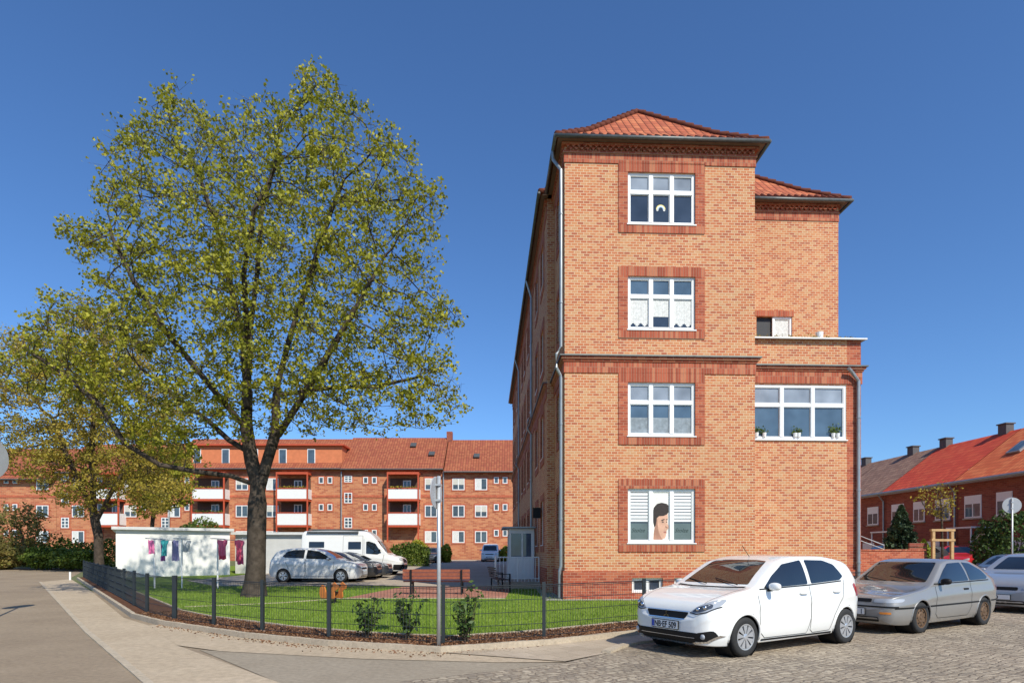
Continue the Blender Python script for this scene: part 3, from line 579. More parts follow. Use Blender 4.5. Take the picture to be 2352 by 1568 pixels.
# ---------------------------------------------------------------- far apartment rows
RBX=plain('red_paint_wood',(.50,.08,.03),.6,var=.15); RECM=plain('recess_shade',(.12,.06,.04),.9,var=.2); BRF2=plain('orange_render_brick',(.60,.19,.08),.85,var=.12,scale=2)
def far_block(px0,px1,label,D=70,wins=(),balc=(),dormer=None,eave_py=1082,ridge_py=1010,skylights=(),extra_depth=10):
    x0,x1=X(px0,D),X(px1,D); zb=.4; ze=Z(eave_py,D); zr=Z(ridge_py,D+5)
    t=thing('apartment_block',label,'apartment building',((x0+x1)/2,D,0)); cx=(x0+x1)/2
    mb=MB(); mb.box(x0-cx,x1-cx,0,extra_depth,zb,ze); mb.build('wall',BRF,t)
    ro=MB(); S=Vector((0,5.6,zr-ze)).normalized(); E=Vector((1,0,0))
    ro.uvq([Vector((x0-cx,-.6,ze-.1)),Vector((x1-cx,-.6,ze-.1)),Vector((x1-cx,5,zr)),Vector((x0-cx,5,zr))],E,S)
    ro.quad((x0-cx,-.6,ze-.14),(x1-cx,-.6,ze-.14),(x1-cx,0,ze-.14),(x0-cx,0,ze-.14)); ro.quad((x1-cx,10.6,ze),(x0-cx,10.6,ze),(x0-cx,5,zr),(x1-cx,5,zr)); ro.quad((x0-cx,0,ze),(x0-cx,5,zr),(x0-cx,10,ze)); ro.quad((x1-cx,0,ze),(x1-cx,5,zr),(x1-cx,10,ze))
    rob=ro.build('roof',TILE_FAR,t)
    gm=MB(); gm.tube([(x0-cx,-.62,ze-.08),(x1-cx,-.62,ze-.08)],.09,6); gm.build('gutter',ZINCD,rob)
    for a_,b_ in ((1142,1137),(1087,1083)): gm=MB(); gm.box(x0-cx,x1-cx,-.06,0,Z(a_,D),Z(b_,D)); gm.build('string_course',RBF,t)
    protos={}
    def copy_at(o,u,z0):
        c=copy_tree(o,t); c.location=(u-cx,-.012,z0)
    def win(px,py0,w_,h_,kind):
        key=(w_,h_,kind); u=X(px,D); z0,z1=Z(py0+h_,D),Z(py0,D)
        if key in protos: copy_at(protos[key],u,z0); return
        ww=w_/20/2; hh=h_/20
        m=MB(); f=Fr((0,0,0),(1,0,0),(0,-1,0)); t_=.09
        f.box(m,-ww,ww,0,.05,0,t_); f.box(m,-ww,ww,0,.05,hh-t_,hh); f.box(m,-ww,-ww+t_,0,.05,t_,hh-t_); f.box(m,ww-t_,ww,0,.05,t_,hh-t_)
        if w_>16: f.box(m,-.05,.05,0,.052,t_,hh-t_)
        if kind=='s': 
            for q in (1,2): f.box(m,-ww+t_,ww-t_,0,.048,hh*q/3-.04,hh*q/3+.04)
        o=m.build('window',WHITE,t); p=MB(); f.rect(p,-ww,ww,0,hh,.02); po=p.build('pane',GLASSF,o)
        e=.14
        for a_,b_,c_,d_,n_ in ((-ww-e,ww+e,hh,hh+.2,'lintel'),(-ww-e,ww+e,-.14,0,'sill'),(-ww-e,-ww,0,hh,'jamb'),(ww,ww+e,0,hh,'jamb')): su=MB(); f.box(su,a_,b_,0,.03,c_,d_); su.build(n_,RBF,o)
        o.location=(u-cx,-.012,z0); protos[key]=o
        if kind=='r':
            sh=MB(); f.rect(sh,-ww+t_,ww-t_,hh*.45,hh-t_,.04); sh.build('roller_shutter',SHUT,o)
        if kind=='c':
            sh=MB(); f.rect(sh,-ww+t_,-.05,t_,hh-t_,.04); sh.build('curtain',CURT,o)
    for a in wins: win(*a)
    for (px,w_) in balc:
        u0,u1=X(px-w_/2,D)-cx,X(px+w_/2,D)-cx
        for (py0,py1) in ((1125,1147),(1180,1206)):
            z0,z1=Z(py1,D),Z(py0,D)
            m=MB(); m.box(u0,u1,-1.3,-1.2,z0,z1); m.box(u0,u0+.06,-1.2,0,z0,z1); m.box(u1-.06,u1,-1.2,0,z0,z1); b_=m.build('balcony',WHITE,t)
            m=MB(); m.box(u0+.05,u1-.05,-1.32,0,z0-.25,z0-.02); m.build('balcony_slab',RBX,b_); m=MB(); m.box(u0+.03,u1-.03,-1.34,-1.2,z1,z1+.12); m.build('balcony_rail',RBX,b_)
            rec=MB(); rec.box(u0+.1,u1-.1,-.03,.0-.014,z1-.8,z1+1.35); rec.build('balcony_recess_shade',RECM,b_)  # flat dark panel on the wall, recess shade painted as its colour
            dd=MB(); c_=(u0+u1)/2; dd.box(c_-.2,c_+.7,-.07,-.034,z1-.8,z1+1.1); dd.build('balcony_door',WHITE,b_)
            for q0 in (-.1,.3): dg=MB(); dg.box(c_+q0,c_+q0+.3,-.08,-.072,z1-.6,z1+1.0); dg.build('pane',GLASSF,b_)
            if random.random()<.6:
                pts=[(rnd(u0+.3,u1-.3),-1.3+random.gauss(0,.1),z1+.15+abs(random.gauss(0,.08))) for _ in range(120)]; leaf_obj('balcony_flowers',pts,.12,LF_YEL if random.random()<.5 else LF_HED,b_,seed=int(px))
        for u_ in (u0,u1-.14): m=MB(); m.box(u_,u_+.14,-1.36,-1.2,Z(1245,D),Z(1092,D)); m.build('balcony_post',RBX,t)
        m=MB(); m.box(u0,u1,-1.36,0,Z(1092,D),Z(1087,D)); m.build('balcony_roof',RBX,t)
    if dormer:
        a,b,tp=dormer; zt=Z(tp,D); m=MB(); m.box(X(a,D)-cx,X(b,D)-cx,.5,6,ze-.1,zt); dm=m.build('dormer_wall',BRF2,t)
        m=MB(); m.box(X(a,D)-cx-.3,X(b,D)-cx+.3,.1,6,zt,zt+.18); m.build('dormer_roof',RBX,dm)
        for px in range(int(a)+28,int(b)-15,66):
            m=MB(); u_=X(px,D)-cx; m.box(u_-.45,u_+.45,.44,.5,ze+.5,zt-.35); w_=m.build('dormer_window',WHITE,t); m=MB(); m.box(u_-.37,u_+.37,.42,.44,ze+.58,zt-.43); m.build('pane',GLASSF,w_)
    for (px,py) in skylights:
        f=(eave_py-py)/(eave_py-ridge_py); yy=-.6+5.6*f; zz=ze-.1+(zr-ze+.1)*f; m=MB(); M=Matrix.Translation((X(px,D+yy)-cx,yy-.1,zz+.08))@Matrix.Rotation(math.atan2(zr-ze,5.6),4,'X'); m.box(-.35,.35,-.4,.4,0,.12,M); m.build('skylight',ZINCD,t)
    return t,cx,rob,zr
ROWS=(1098,1160,1219)
def cols(big,small,stair=(),kinds='rcw'):
    out=[]
    for i,py in enumerate(ROWS):
        for j,px in enumerate(big): out.append((px,py,28,27,kinds[(i*2+j)%3]))
        for px in small: out.append((px,py-3,11,15,'w'))
    for px in stair:
        for py in (1092,1131,1188): out.append((px,py,18,24 if py>1100 else 15,'s'))
    return out
t,cx,rob,zr=far_block(1020,1260,'rightmost distant brick block beside the tall corner building',wins=cols([1053,1105],[1140,1160]),ridge_py=1010,skylights=[(1095,1050)],eave_py=1083)
t,cx,rob,zr=far_block(785,1019,'distant brick block with one balcony stack and brown tiled roof',wins=cols([990],[840,860],[800]),balc=[(930,72)],skylights=[(950,1025),(992,1045)],eave_py=1077,ridge_py=1005)
m=MB(); m.box(X(1033,75)-cx-.35,X(1033,75)-cx+.35,4.6,5.4,zr-.6,zr+.7); m.build('chimney',BRD,rob)
t,cx,rob,zr=far_block(392,784,'distant brick block with long attic dormer storey and paired balconies',wins=cols([556,626,400],[738,758,430],[380]),balc=[(490,76),(680,72)],dormer=(420,783,1022),eave_py=1076,ridge_py=1008)
t,cx,rob,zr=far_block(130,391,'distant brick block half hidden behind the left trees',wins=cols([180,300],[230,330],[150]),balc=[(262,56)],eave_py=1085,ridge_py=1020)
t,cx,rob,zr=far_block(-140,129,'leftmost distant brick block with low tiled roof',wins=cols([98,-20],[15,35]),eave_py=1100,ridge_py=1030)
for px in (1019,785,391):
    m=MB(); m.tube([(0,-.1,10.9),(0,-.1,.5)],.07,6); o=m.build('downpipe',ZINC); o.location=(X(px,70),69.9,0); tag(o,{1019:'grey downpipe between the rightmost distant brick blocks',785:'grey downpipe beside the attic dormer block',391:'grey downpipe at left end of dormer block'}[px],'downpipe')
# ---------------------------------------------------------------- right row of houses
def row_house(y0,y1,label,mat,ch=(),sky=None,doors=(),wins=()):
    t=thing('terraced_house',label,'house',(26.9,32,0),R(3.4)); ze,zr=6.0,9.05
    mb=MB(); mb.box(0,8,y0,y1,-.1,ze)
    mb.add([(0,y0,ze),(8,y0,ze),(4,y0,zr-.1),(0,y1,ze),(8,y1,ze),(4,y1,zr-.1)],[(0,1,2),(3,5,4)]); mb.build('wall',BRD,t)
    ro=MB(); S=Vector((4.5,0,zr-ze+.3)).normalized(); ro.uvq([Vector((-.5,y1,ze-.3)),Vector((-.5,y0,ze-.3)),Vector((4,y0,zr)),Vector((4,y1,zr))],Vector((0,-1,0)),S)
    ro.uvq([Vector((8.5,y0,ze-.3)),Vector((8.5,y1,ze-.3)),Vector((4,y1,zr)),Vector((4,y0,zr))],Vector((0,1,0)),Vector((-S.x,0,S.z))); r_=ro.build('roof',mat,t)
    m=MB(); m.tube([(-.55,y0,ze-.28),(-.55,y1,ze-.28)],.08,8); m.build('gutter',ZINC,r_); m=MB(); m.tube([(-.5,y0+.15,ze-.3),(-.08,y0+.15,ze-.8),(-.08,y0+.15,0)],.05,8); m.build('downpipe',ZINC,t)
    m=MB(); m.box(-.45,0,y0,y1,ze-.36,ze-.3); m.build('soffit',WHITE,r_)
    for yc in ch: m=MB(); m.box(3.75,4.25,yc-.3,yc+.3,zr-.5,zr+.45); m.box(3.68,4.32,yc-.36,yc+.36,zr+.45,zr+.52); m.build('chimney',plain('slate_chimney',(.10,.09,.09),.8),r_)
    if sky: m=MB(); M=Matrix.Translation((1.9,sky,ze-.3+2.4*(zr-ze+.3)/4.5+.05))@Matrix.Rotation(-math.atan2(zr-ze+.3,4.5),4,'Y'); m.box(-.6,.6,-.45,.45,0,.1,M); s_=m.build('skylight',ZINC,r_); m=MB(); m.box(-.5,.5,-.36,.36,.1,.11,M); m.build('pane',GLASSF,s_)
    fr=Fr((0,0,0),(0,1,0),(-1,0,0))
    for (yc,z0,w_,h_) in wins:
        m=MB(); fr.box(m,yc-w_/2,yc+w_/2,.0,.04,z0,z0+h_); ww=m.build('window',WHITE,t)
        for a_,b_ in ((yc-w_/2+.08,yc-.04),(yc+.04,yc+w_/2-.08)): m=MB(); fr.box(m,a_,b_,.04,.045,z0+.08,z0+h_*.62); m.build('pane',GLASSF,ww)
        m=MB(); fr.box(m,yc-w_/2-.05,yc+w_/2+.05,0,.12,z0-.08,z0-.003); m.build('sill',KERB,ww)
    for yc in doors:
        m=MB(); fr.box(m,yc-.5,yc+.5,.0,.06,.6,2.7); d_=m.build('door',WHITE,t); m=MB(); fr.box(m,yc-.3,yc+.3,.06,.065,1.6,2.5); m.build('pane',GLASSF,d_)
        m=MB(); fr.box(m,yc-.9,yc+.9,0,1.5,2.95,3.03); m.build('door_canopy',WHITE,t)
        for q in (-.85,.8): m=MB(); fr.box(m,yc+q,yc+q+.06,1.4,1.46,.1,2.95); m.build('canopy_post',WHITE,t)
        m=MB(); fr.box(m,yc-.7,yc+.7,0,1.2,-.1,.6); m.build('door_step',KERB,t)
row_house(-9,4.4,'terraced brick house with bright orange-red roof and skylight',TILE_RED,sky=2.2,ch=[-1],doors=[2.6],wins=[(-1,3.6,1.2,1.4),(1.2,3.6,1.0,1.3),(3.3,3.6,1.2,1.3),(0.3,1.0,1.3,1.3)])
row_house(4.45,10.8,'middle terraced brick house with dark red tiled roof',TILE_RED2,ch=[5.5,10.3],doors=[9.4],wins=[(5.6,3.6,1.2,1.3),(7.6,3.6,1.0,1.3),(9.6,3.6,1.2,1.3),(6.5,1.0,1.3,1.3)])
row_house(10.85,17,'terraced brick house with weathered brown roof nearest the corner building',TILE_BRN,ch=[13.5],doors=[15.2],wins=[(12.2,3.6,1.2,1.3),(14.3,3.6,1.0,1.3),(16,3.6,1.0,1.3),(12.7,1.0,1.3,1.3)])
row_house(17.05,30,'farthest terraced house with brown roof mostly hidden by the corner building',TILE_BRN,ch=[19],wins=[(18.5,3.6,1.2,1.3),(18.5,1,1.2,1.3)])
Dw=26; t=thing('garden_wall','low red brick garden wall right of the corner building','wall',(X(2050,Dw),Dw,0))
m=MB(); m.box(-1.4,1.35,0,.25,-.1,Z(1264,Dw)); m.build('wall',RB,t); m=MB(); m.box(-1.9,-1.4,-.06,.31,-.1,Z(1250,Dw)); m.build('pillar',RB,t); m=MB(); m.box(-1.35,1.4,-.03,.28,Z(1264,Dw),Z(1264,Dw)+.06); m.build('coping',SB,t)
m=MB(); m.tube([(-1.9,.1,1.1),(-1.6,.1,2.4),(-.3,.1,1.9),(-.3,.1,1.6)],.02,6); m.tube([(-1.6,.1,2.2),(-.3,.1,1.72)],.015,6); m.build('handrail',GALV,t)
t=thing('bin_shelter','wooden post frame with letter boxes standing behind the low garden wall','shelter',(X(2165,27.6),27.6,0)); LARCH=plain('larch_wood',(.50,.31,.14),.7,var=.2)
for x_ in (-.45,.4): m=MB(); m.box(x_,x_+.12,0,.12,-.1,2.55); m.build('post',LARCH,t)
for q0 in (2.55,2.1): m=MB(); m.box(-.5,.57,-.02,.14,q0,q0+.1); m.build('crossbar',LARCH,t)
for k in range(4): m=MB(); m.box(-1.3,-.5,.3,.4,1.25+k*.2,1.42+k*.2); m.build('letter_box',BRD,t)
m=MB(); m.box(-1.3,-.5,.35,.8,0,1.2); m.build('base',BRD,t)
# ---------------------------------------------------------------- garages
def garage(p0,p1,depth,label,zt,mt=None):
    p0=Vector(p0);p1=Vector(p1); d=(p1-p0); a=math.atan2(d.y,d.x); L=d.length
    t=thing('garage',label,'garage',(p0.x,p0.y,0),a); m=MB(); m.box(0,L,0,depth,0,zt-.14); m.build('wall',mt or WHITEW,t)
    m=MB(); m.box(-.2,L+.2,-.25,depth+.2,zt-.14,zt+.02); m.build('roof',plain('roof_edge',(.6,.6,.58),.6),t); return t
garage((X(266,33.5),33.5),(X(528,36.5),36.5),5.5,'white flat roofed garage behind the left washing line',3.0)
garage((X(532,37.5),38.0),(X(700,38),38.3),5,'light grey flat roofed garage between big tree and campervan',2.85,GREYW)
# ---------------------------------------------------------------- vehicles
def pchip(pts):
    xs=np.array([p[0] for p in pts],float); ys=np.array([p[1] for p in pts],float); h=np.diff(xs); dl=np.diff(ys)/h; m=np.zeros(len(xs))
    for i in range(1,len(xs)-1):
        if dl[i-1]*dl[i]>0: w1=2*h[i]+h[i-1]; w2=h[i]+2*h[i-1]; m[i]=(w1+w2)/(w1/dl[i-1]+w2/dl[i])
    m[0]=dl[0]; m[-1]=dl[-1]
    def f(x):
        i=min(max(int(np.searchsorted(xs,x))-1,0),len(xs)-2); t=(x-xs[i])/h[i]; t=min(max(t,0),1)
        return float((2*t**3-3*t**2+1)*ys[i]+(t**3-2*t**2+t)*h[i]*m[i]+(-2*t**3+3*t**2)*ys[i+1]+(t**3-t**2)*h[i]*m[i+1])
    return f
def crom(pts,n):
    P=[Vector(p) for p in pts]; P=[P[0]*2-P[1]]+P+[P[-1]*2-P[-2]]; out=[]
    for i in range(len(P)-3):
        p0,p1,p2,p3=P[i:i+4]
        for k in range(n):
            t=k/n; out.append(.5*((2*p1)+(p2-p0)*t+(2*p0-5*p1+4*p2-p3)*t*t+(3*p1-p0-3*p2+p3)*t**3))
    out.append(P[-2]); return out
class Car:
    def __init__(s,name,label,cat,sp,paintm,loc,rz,group=None,hero=True):
        s.sp=sp; s.t=thing(name,label,cat,loc,rz,group); s.paint=paintm; L=sp['L']; W2=sp['W']/2; s.L=L; s.W2=W2; s.hero=hero
        top,bot,bel,plan=[pchip(sp[k]) for k in ('top','bot','belt','plan')]; s.top=top
        nx=190 if hero else 80; st=[]
        for i in range(nx+1):
            q=i/nx; st.append(L*(.5-.5*math.cos(math.pi*q))*.5+L*q*.5)
        sec=[]; tb=sp.get('tumble',.28)
        for x in st:
            zt,zb=top(x),bot(x); be=min(bel(x),zt-.045); w_=plan(x)*W2; h=zt-be; Hh=be-zb; rw=w_*(.94-tb*h)
            pts=[(0,zb),(.8*w_,zb),(.93*w_,zb+.08*Hh),(.985*w_,zb+.33*Hh),(.992*w_,zb+.60*Hh),(1.0*w_,zb+.74*Hh),(.965*w_,zb+.93*Hh),(.95*w_,be+.10*h),((.95*w_+rw)/2+.008,be+.5*h),(rw,be+.84*h),(rw*.9,be+.955*h),(rw*.5,zt-.01*h),(0,zt)]
            c=crom([(a,b,0) for a,b in pts],4 if hero else 3); sec.append([(max(p.x,0),p.y) for p in c])
        mb=MB(); m=len(sec[0]); ring=2*m-2
        def rv(x,sc):
            full=[(y,z) for y,z in sc]+[(-y,z) for y,z in reversed(sc[1:-1])]
            return [(x,y,z) for y,z in full]
        rings=[]
        def scaled(sc,f):
            zc=(sc[0][1]+sc[-1][1])/2; return [(y*f,zc+(z-zc)*f) for y,z in sc]
        for f,dx in ((.02,-.022),(.5,-.02),(.85,-.012),(.96,-.005)): rings.append(rv(dx,scaled(sec[0],f)))
        for x,sc in zip(st,sec): rings.append(rv(x,sc))
        for f,dx in ((.96,.005),(.85,.012),(.5,.02),(.02,.022)): rings.append(rv(L+dx,scaled(sec[-1],f)))
        allv=[v for r_ in rings for v in r_]; allf=[]
        for i in range(len(rings)-1):
            for k_ in range(ring): allf.append((i*ring+k_,(i+1)*ring+k_,(i+1)*ring+(k_+1)%ring,i*ring+(k_+1)%ring))
        s.bvh=BVHTree.FromPolygons([Vector(v) for v in allv],allf)
        ra=sp['r']*1.15; keep=[]
        for f in allf:
            c=[sum(allv[i][k_] for i in f)/4 for k_ in range(3)]
            if abs(c[1])>W2*.6 and any((c[0]-xw)**2+(c[2]-sp['r'])**2<ra*ra for xw in sp['wh']) : continue
            keep.append(f)
        mb.v=allv; mb.f=keep; s.body=mb.build('body',paintm,s.t,smooth=True)
        r=sp['r']; yo=W2*.985
        for xw in sp['wh']:
            for sg in (-1,1):
                a=MB(); a.revolve([(ra*1.02,0),(ra*1.02,-.30*1),(0,-.30)] if sg>0 else [(ra*1.02,0),(ra*1.02,.30),(0,.30)],(xw,sg*W2*.93,r),'y',24); a.build('wheel_arch',BLACK,s.t)
                if hero:
                    pts=[]
                    for k_ in range(21):
                        t_=math.pi*(-.06+1.12*k_/20); x_=xw+ra*math.cos(t_); z_=r+ra*math.sin(t_)
                        h=s.hit('side',x_,z_,sg)
                        if z_>bot(x_)+.02: pts.append(h[0]+Vector((0,-sg*.006,0)))
                    if len(pts)>3: a=MB(); a.tube(pts,.019,6); a.build('arch_lip',paintm,s.t,smooth=True)
                a=MB(); y1=sg*(yo-.02); tw=.185
                prof=[(r*.62,0),(r*.66,.012),(r*.9,.016),(r*.975,-.004),(r,-.03),(r,-tw+.03),(r*.95,-tw),(r*.6,-tw)]
                a.revolve([(p,q*sg) for p,q in prof],(xw,y1,r),'y',36); wh=a.build('wheel',RUBBER,s.t,smooth=True)
                s.rim(wh,xw,y1,r,sg)
    def rim(s,wh,xw,y1,r,sg):
        rm=s.sp.get('rimmat',ALU); n=s.sp.get('spokes',7); st_=s.sp.get('style','cap')
        a=MB(); a.revolve([(r*.64,-.02*sg),(0,-.02*sg)],(xw,y1,r),'y',24); a.build('brake_disc',BLACK if st_!='steel' else rm,wh)
        a=MB(); a.revolve([(r*.665,.0),(r*.66,.012*sg),(r*.60,.010*sg),(r*.585,-.02*sg)],(xw,y1,r),'y',36)
        a.revolve([(r*.17,-.012*sg),(r*.16,.008*sg),(r*.09,.014*sg),(0,.014*sg)],(xw,y1,r),'y',20)
        ww=(2*math.pi/n)*(.36 if st_=='cap' else .22)
        for k_ in range(n):
            t=2*math.pi*k_/n+.2
            if st_=='steel': continue
            pts=[(r*.12,t-ww*.9),(r*.60,t-ww),(r*.60,t+ww),(r*.12,t+ww*.9)]
            fn=lambda u,v,w:(xw+u*math.cos(v),y1+w,r+u*math.sin(v))
            a.prism(pts,fn,-.014*sg,.007*sg)
        if st_=='steel':
            a.revolve([(r*.60,-.01*sg),(r*.5,.0),(r*.38,-.004*sg),(r*.3,.01*sg),(r*.16,.006*sg)],(xw,y1,r),'y',30)
        a.build('rim',rm,wh,smooth=False)
        if st_=='steel':
            a=MB()
            for k_ in range(8):
                t=2*math.pi*k_/8; a.revolve([(r*.055,0.004*sg),(0,.004*sg)],(xw+r*.46*math.cos(t),y1+.001*sg,r+r*.46*math.sin(t)),'y',8)
            a.build('rim_holes',BLACK,wh)
    def hit(s,mode,a,b,sg=-1):
        if mode=='side': o=Vector((a,sg*3,b)); d=Vector((0,-sg,0))
        elif mode=='front': o=Vector((-3,a,b)); d=Vector((1,0,0))
        elif mode=='rear': o=Vector((s.L+3,a,b)); d=Vector((-1,0,0))
        else: o=Vector((a,b,6)); d=Vector((0,0,-1))
        l,n,i,ds=s.bvh.ray_cast(o,d)
        if l is None:
            q=o+d*3; l,n,i,ds=s.bvh.find_nearest(q)
        if n.dot(d)>0: n=-n
        return l,n
    def drape(s,poly,mode,mat,name,sg=-1,off=.004,sp=.06,par=None,rnd_=True):
        pl_=[Vector(p) for p in poly]; bd=[]
        if rnd_ and s.hero:
            q=[]
            n=len(pl_)
            for i in range(n):
                p0,p1,p2=pl_[i-1],pl_[i],pl_[(i+1)%n]; r=min(.03,(p1-p0).length*.3,(p2-p1).length*.3)
                a=p1+(p0-p1).normalized()*r; b=p1+(p2-p1).normalized()*r; q+=[a,(a+b)*.25+p1*.5,b]
            pl_=q
        n=len(pl_)
        for i in range(n):
            a,b=pl_[i],pl_[(i+1)%n]; k_=max(1,int((b-a).length/sp))
            for j in range(k_): bd.append(a.lerp(b,j/k_))
        xs=[p.x for p in bd]; ys=[p.y for p in bd]; P2=[(p.x,p.y) for p in bd]; ins=[]
        x=min(xs)+sp/2
        while x<max(xs):
            y=min(ys)+sp/2
            while y<max(ys):
                if pip(x,y,P2) and min((abs(x-q[0])+abs(y-q[1])) for q in P2)>sp*.5: ins.append(Vector((x,y)))
                y+=sp
            x+=sp
        vs=bd+ins; ed=[(i,(i+1)%len(bd)) for i in range(len(bd))]
        res=delaunay_2d_cdt(vs,ed,[],1,1e-6)
        m=MB(); out=[]
        for v in res[0]:
            l,nn=s.hit(mode,v.x,v.y,sg); out.append(l+nn*off)
        m.add(out,[tuple(f) for f in res[2]]); 
        return m.build(name,mat,par or s.t,smooth=True)
    def line(s,path,mode,mat,name,sg=-1,wd=.012,off=.003,par=None,step=.04):
        p=resample([Vector(q) for q in path],step); m=MB(); n=len(p); L_=[];
        for i in range(n):
            t=(p[min(i+1,n-1)]-p[max(i-1,0)]).normalized(); q=Vector((-t.y,t.x))*wd/2
            for e in (p[i]+q,p[i]-q): l,nn=s.hit(mode,e.x,e.y,sg); L_.append(l+nn*off)
        m.add(L_,[(2*i,2*i+1,2*i+3,2*i+2) for i in range(n-1)]); return m.build(name,mat,par or s.t,smooth=True)
    def plate(s,z,y=0,text=None,rear=False,full=True):
        l,nn=s.hit('rear' if rear else 'front',y,z); x=l.x+(.012 if rear else -.03); m=MB(); m.box(x,x+.02,y-.26,y+.26,z-.057,z+.057); p=m.build('number_plate',PLATE,s.t)
        sx=x-.002 if not rear else x+.022
        m=MB(); m.quad((sx,y+.26,z-.05),(sx,y+.215,z-.05),(sx,y+.215,z+.05),(sx,y+.26,z+.05)); m.build('plate_strip',EUB,p)
        m=MB(); m.box(x+.003,x+.018,y-.272,y+.272,z-.068,z+.068); m.build('plate_frame',BLACK,p)
        if text:
            cu=bpy.data.curves.new('t','FONT'); cu.body=text; cu.size=.125; cu.offset=.003; ob=bpy.data.objects.new('t',cu); COL.objects.link(ob); bpy.context.view_layer.update()
            me=bpy.data.meshes.new_from_object(ob.evaluated_get(bpy.context.evaluated_depsgraph_get())); bpy.data.objects.remove(ob)
            xs=[v.co.x for v in me.vertices]; w_=max(xs)-min(xs); f=min(.44/w_,1.15)
            m=MB(); m.add([(sx-.001,y+.205-(v.co.x-min(xs))*f if full else y-.18-(v.co.x)*.8+.0,z-.045+v.co.y) for v in me.vertices],[tuple(pp.vertices) for pp in me.polygons]); m.build('plate_text',BLACK,p)
    def mirror(s,x,z,sg,mat=None):
        l,n=s.hit('side',x,z,sg); m=MB(); bmx=bmesh.new(); bmesh.ops.create_icosphere(bmx,subdivisions=3,radius=1)
        for v in bmx.verts:
            q=v.co; qx=math.copysign(abs(q.x)**.75,q.x); qz=math.copysign(abs(q.z)**.7,q.z); v.co=Vector((l.x+qx*.06,l.y+sg*(.12+q.y*.095),z+.055+qz*.062))
        m.add([v.co for v in bmx.verts],[tuple(v.index for v in f.verts) for f in bmx.faces]); bmx.free(); mo=m.build('wing_mirror',mat or s.paint,s.t,smooth=True)
        m=MB(); m.tube([l-Vector((0,0,0)),Vector((l.x,l.y+sg*.08,z+.01))],.025,8); m.build('mirror_arm',BLACK,mo)
BOT=lambda L:[(0,.28),(.08,.19),(.5,.16),(L-.7,.18),(L-.15,.24),(L,.38)]
def PLAN(L): return [(0,.66),(.025,.76),(.10,.87),(.28,.95),(.70,1.0),(L*.5,1.0),(L-.8,.99),(L-.35,.95),(L-.1,.86),(L,.74)]
L=4.0
spW=dict(L=L,W=1.72,top=[(0,.58),(.02,.68),(.07,.76),(.20,.84),(.6,.95),(.96,1.01),(1.35,1.23),(1.75,1.43),(2.2,1.50),(2.8,1.50),(3.35,1.44),(3.62,1.36),(3.80,1.10),(3.9,.95),(3.97,.75),(4.0,.58)],bot=BOT(L),belt=[(0,.80),(1.0,.94),(2.5,1.0),(4,1.06)],plan=PLAN(L),wh=(.76,3.38),r=.295,spokes=9,tumble=.27)
def place(fx,fy,rz,sp):
    d=Vector((math.cos(rz),math.sin(rz))); n=Vector((-math.sin(rz),math.cos(rz))); o=Vector((fx,fy))-d*sp['wh'][0]+n*(sp['W']/2-.08); return (o.x,o.y,.022)
rz=math.atan2(10.43-9.04,5.69-3.42)
c=Car('parked_car','white hatchback parked at the kerb nearest the camera','car',spW,P_WHITE,place(3.42,9.04,rz,spW),rz,group='cars parked on the cobbled street')
fw_=[(1.20,1.0),(1.45,1.18),(1.78,1.355),(2.28,1.42),(2.31,1.035)]
rw_=[(2.40,1.04),(2.38,1.42),(2.88,1.41),(3.15,1.34),(3.34,1.14),(3.22,1.08)]
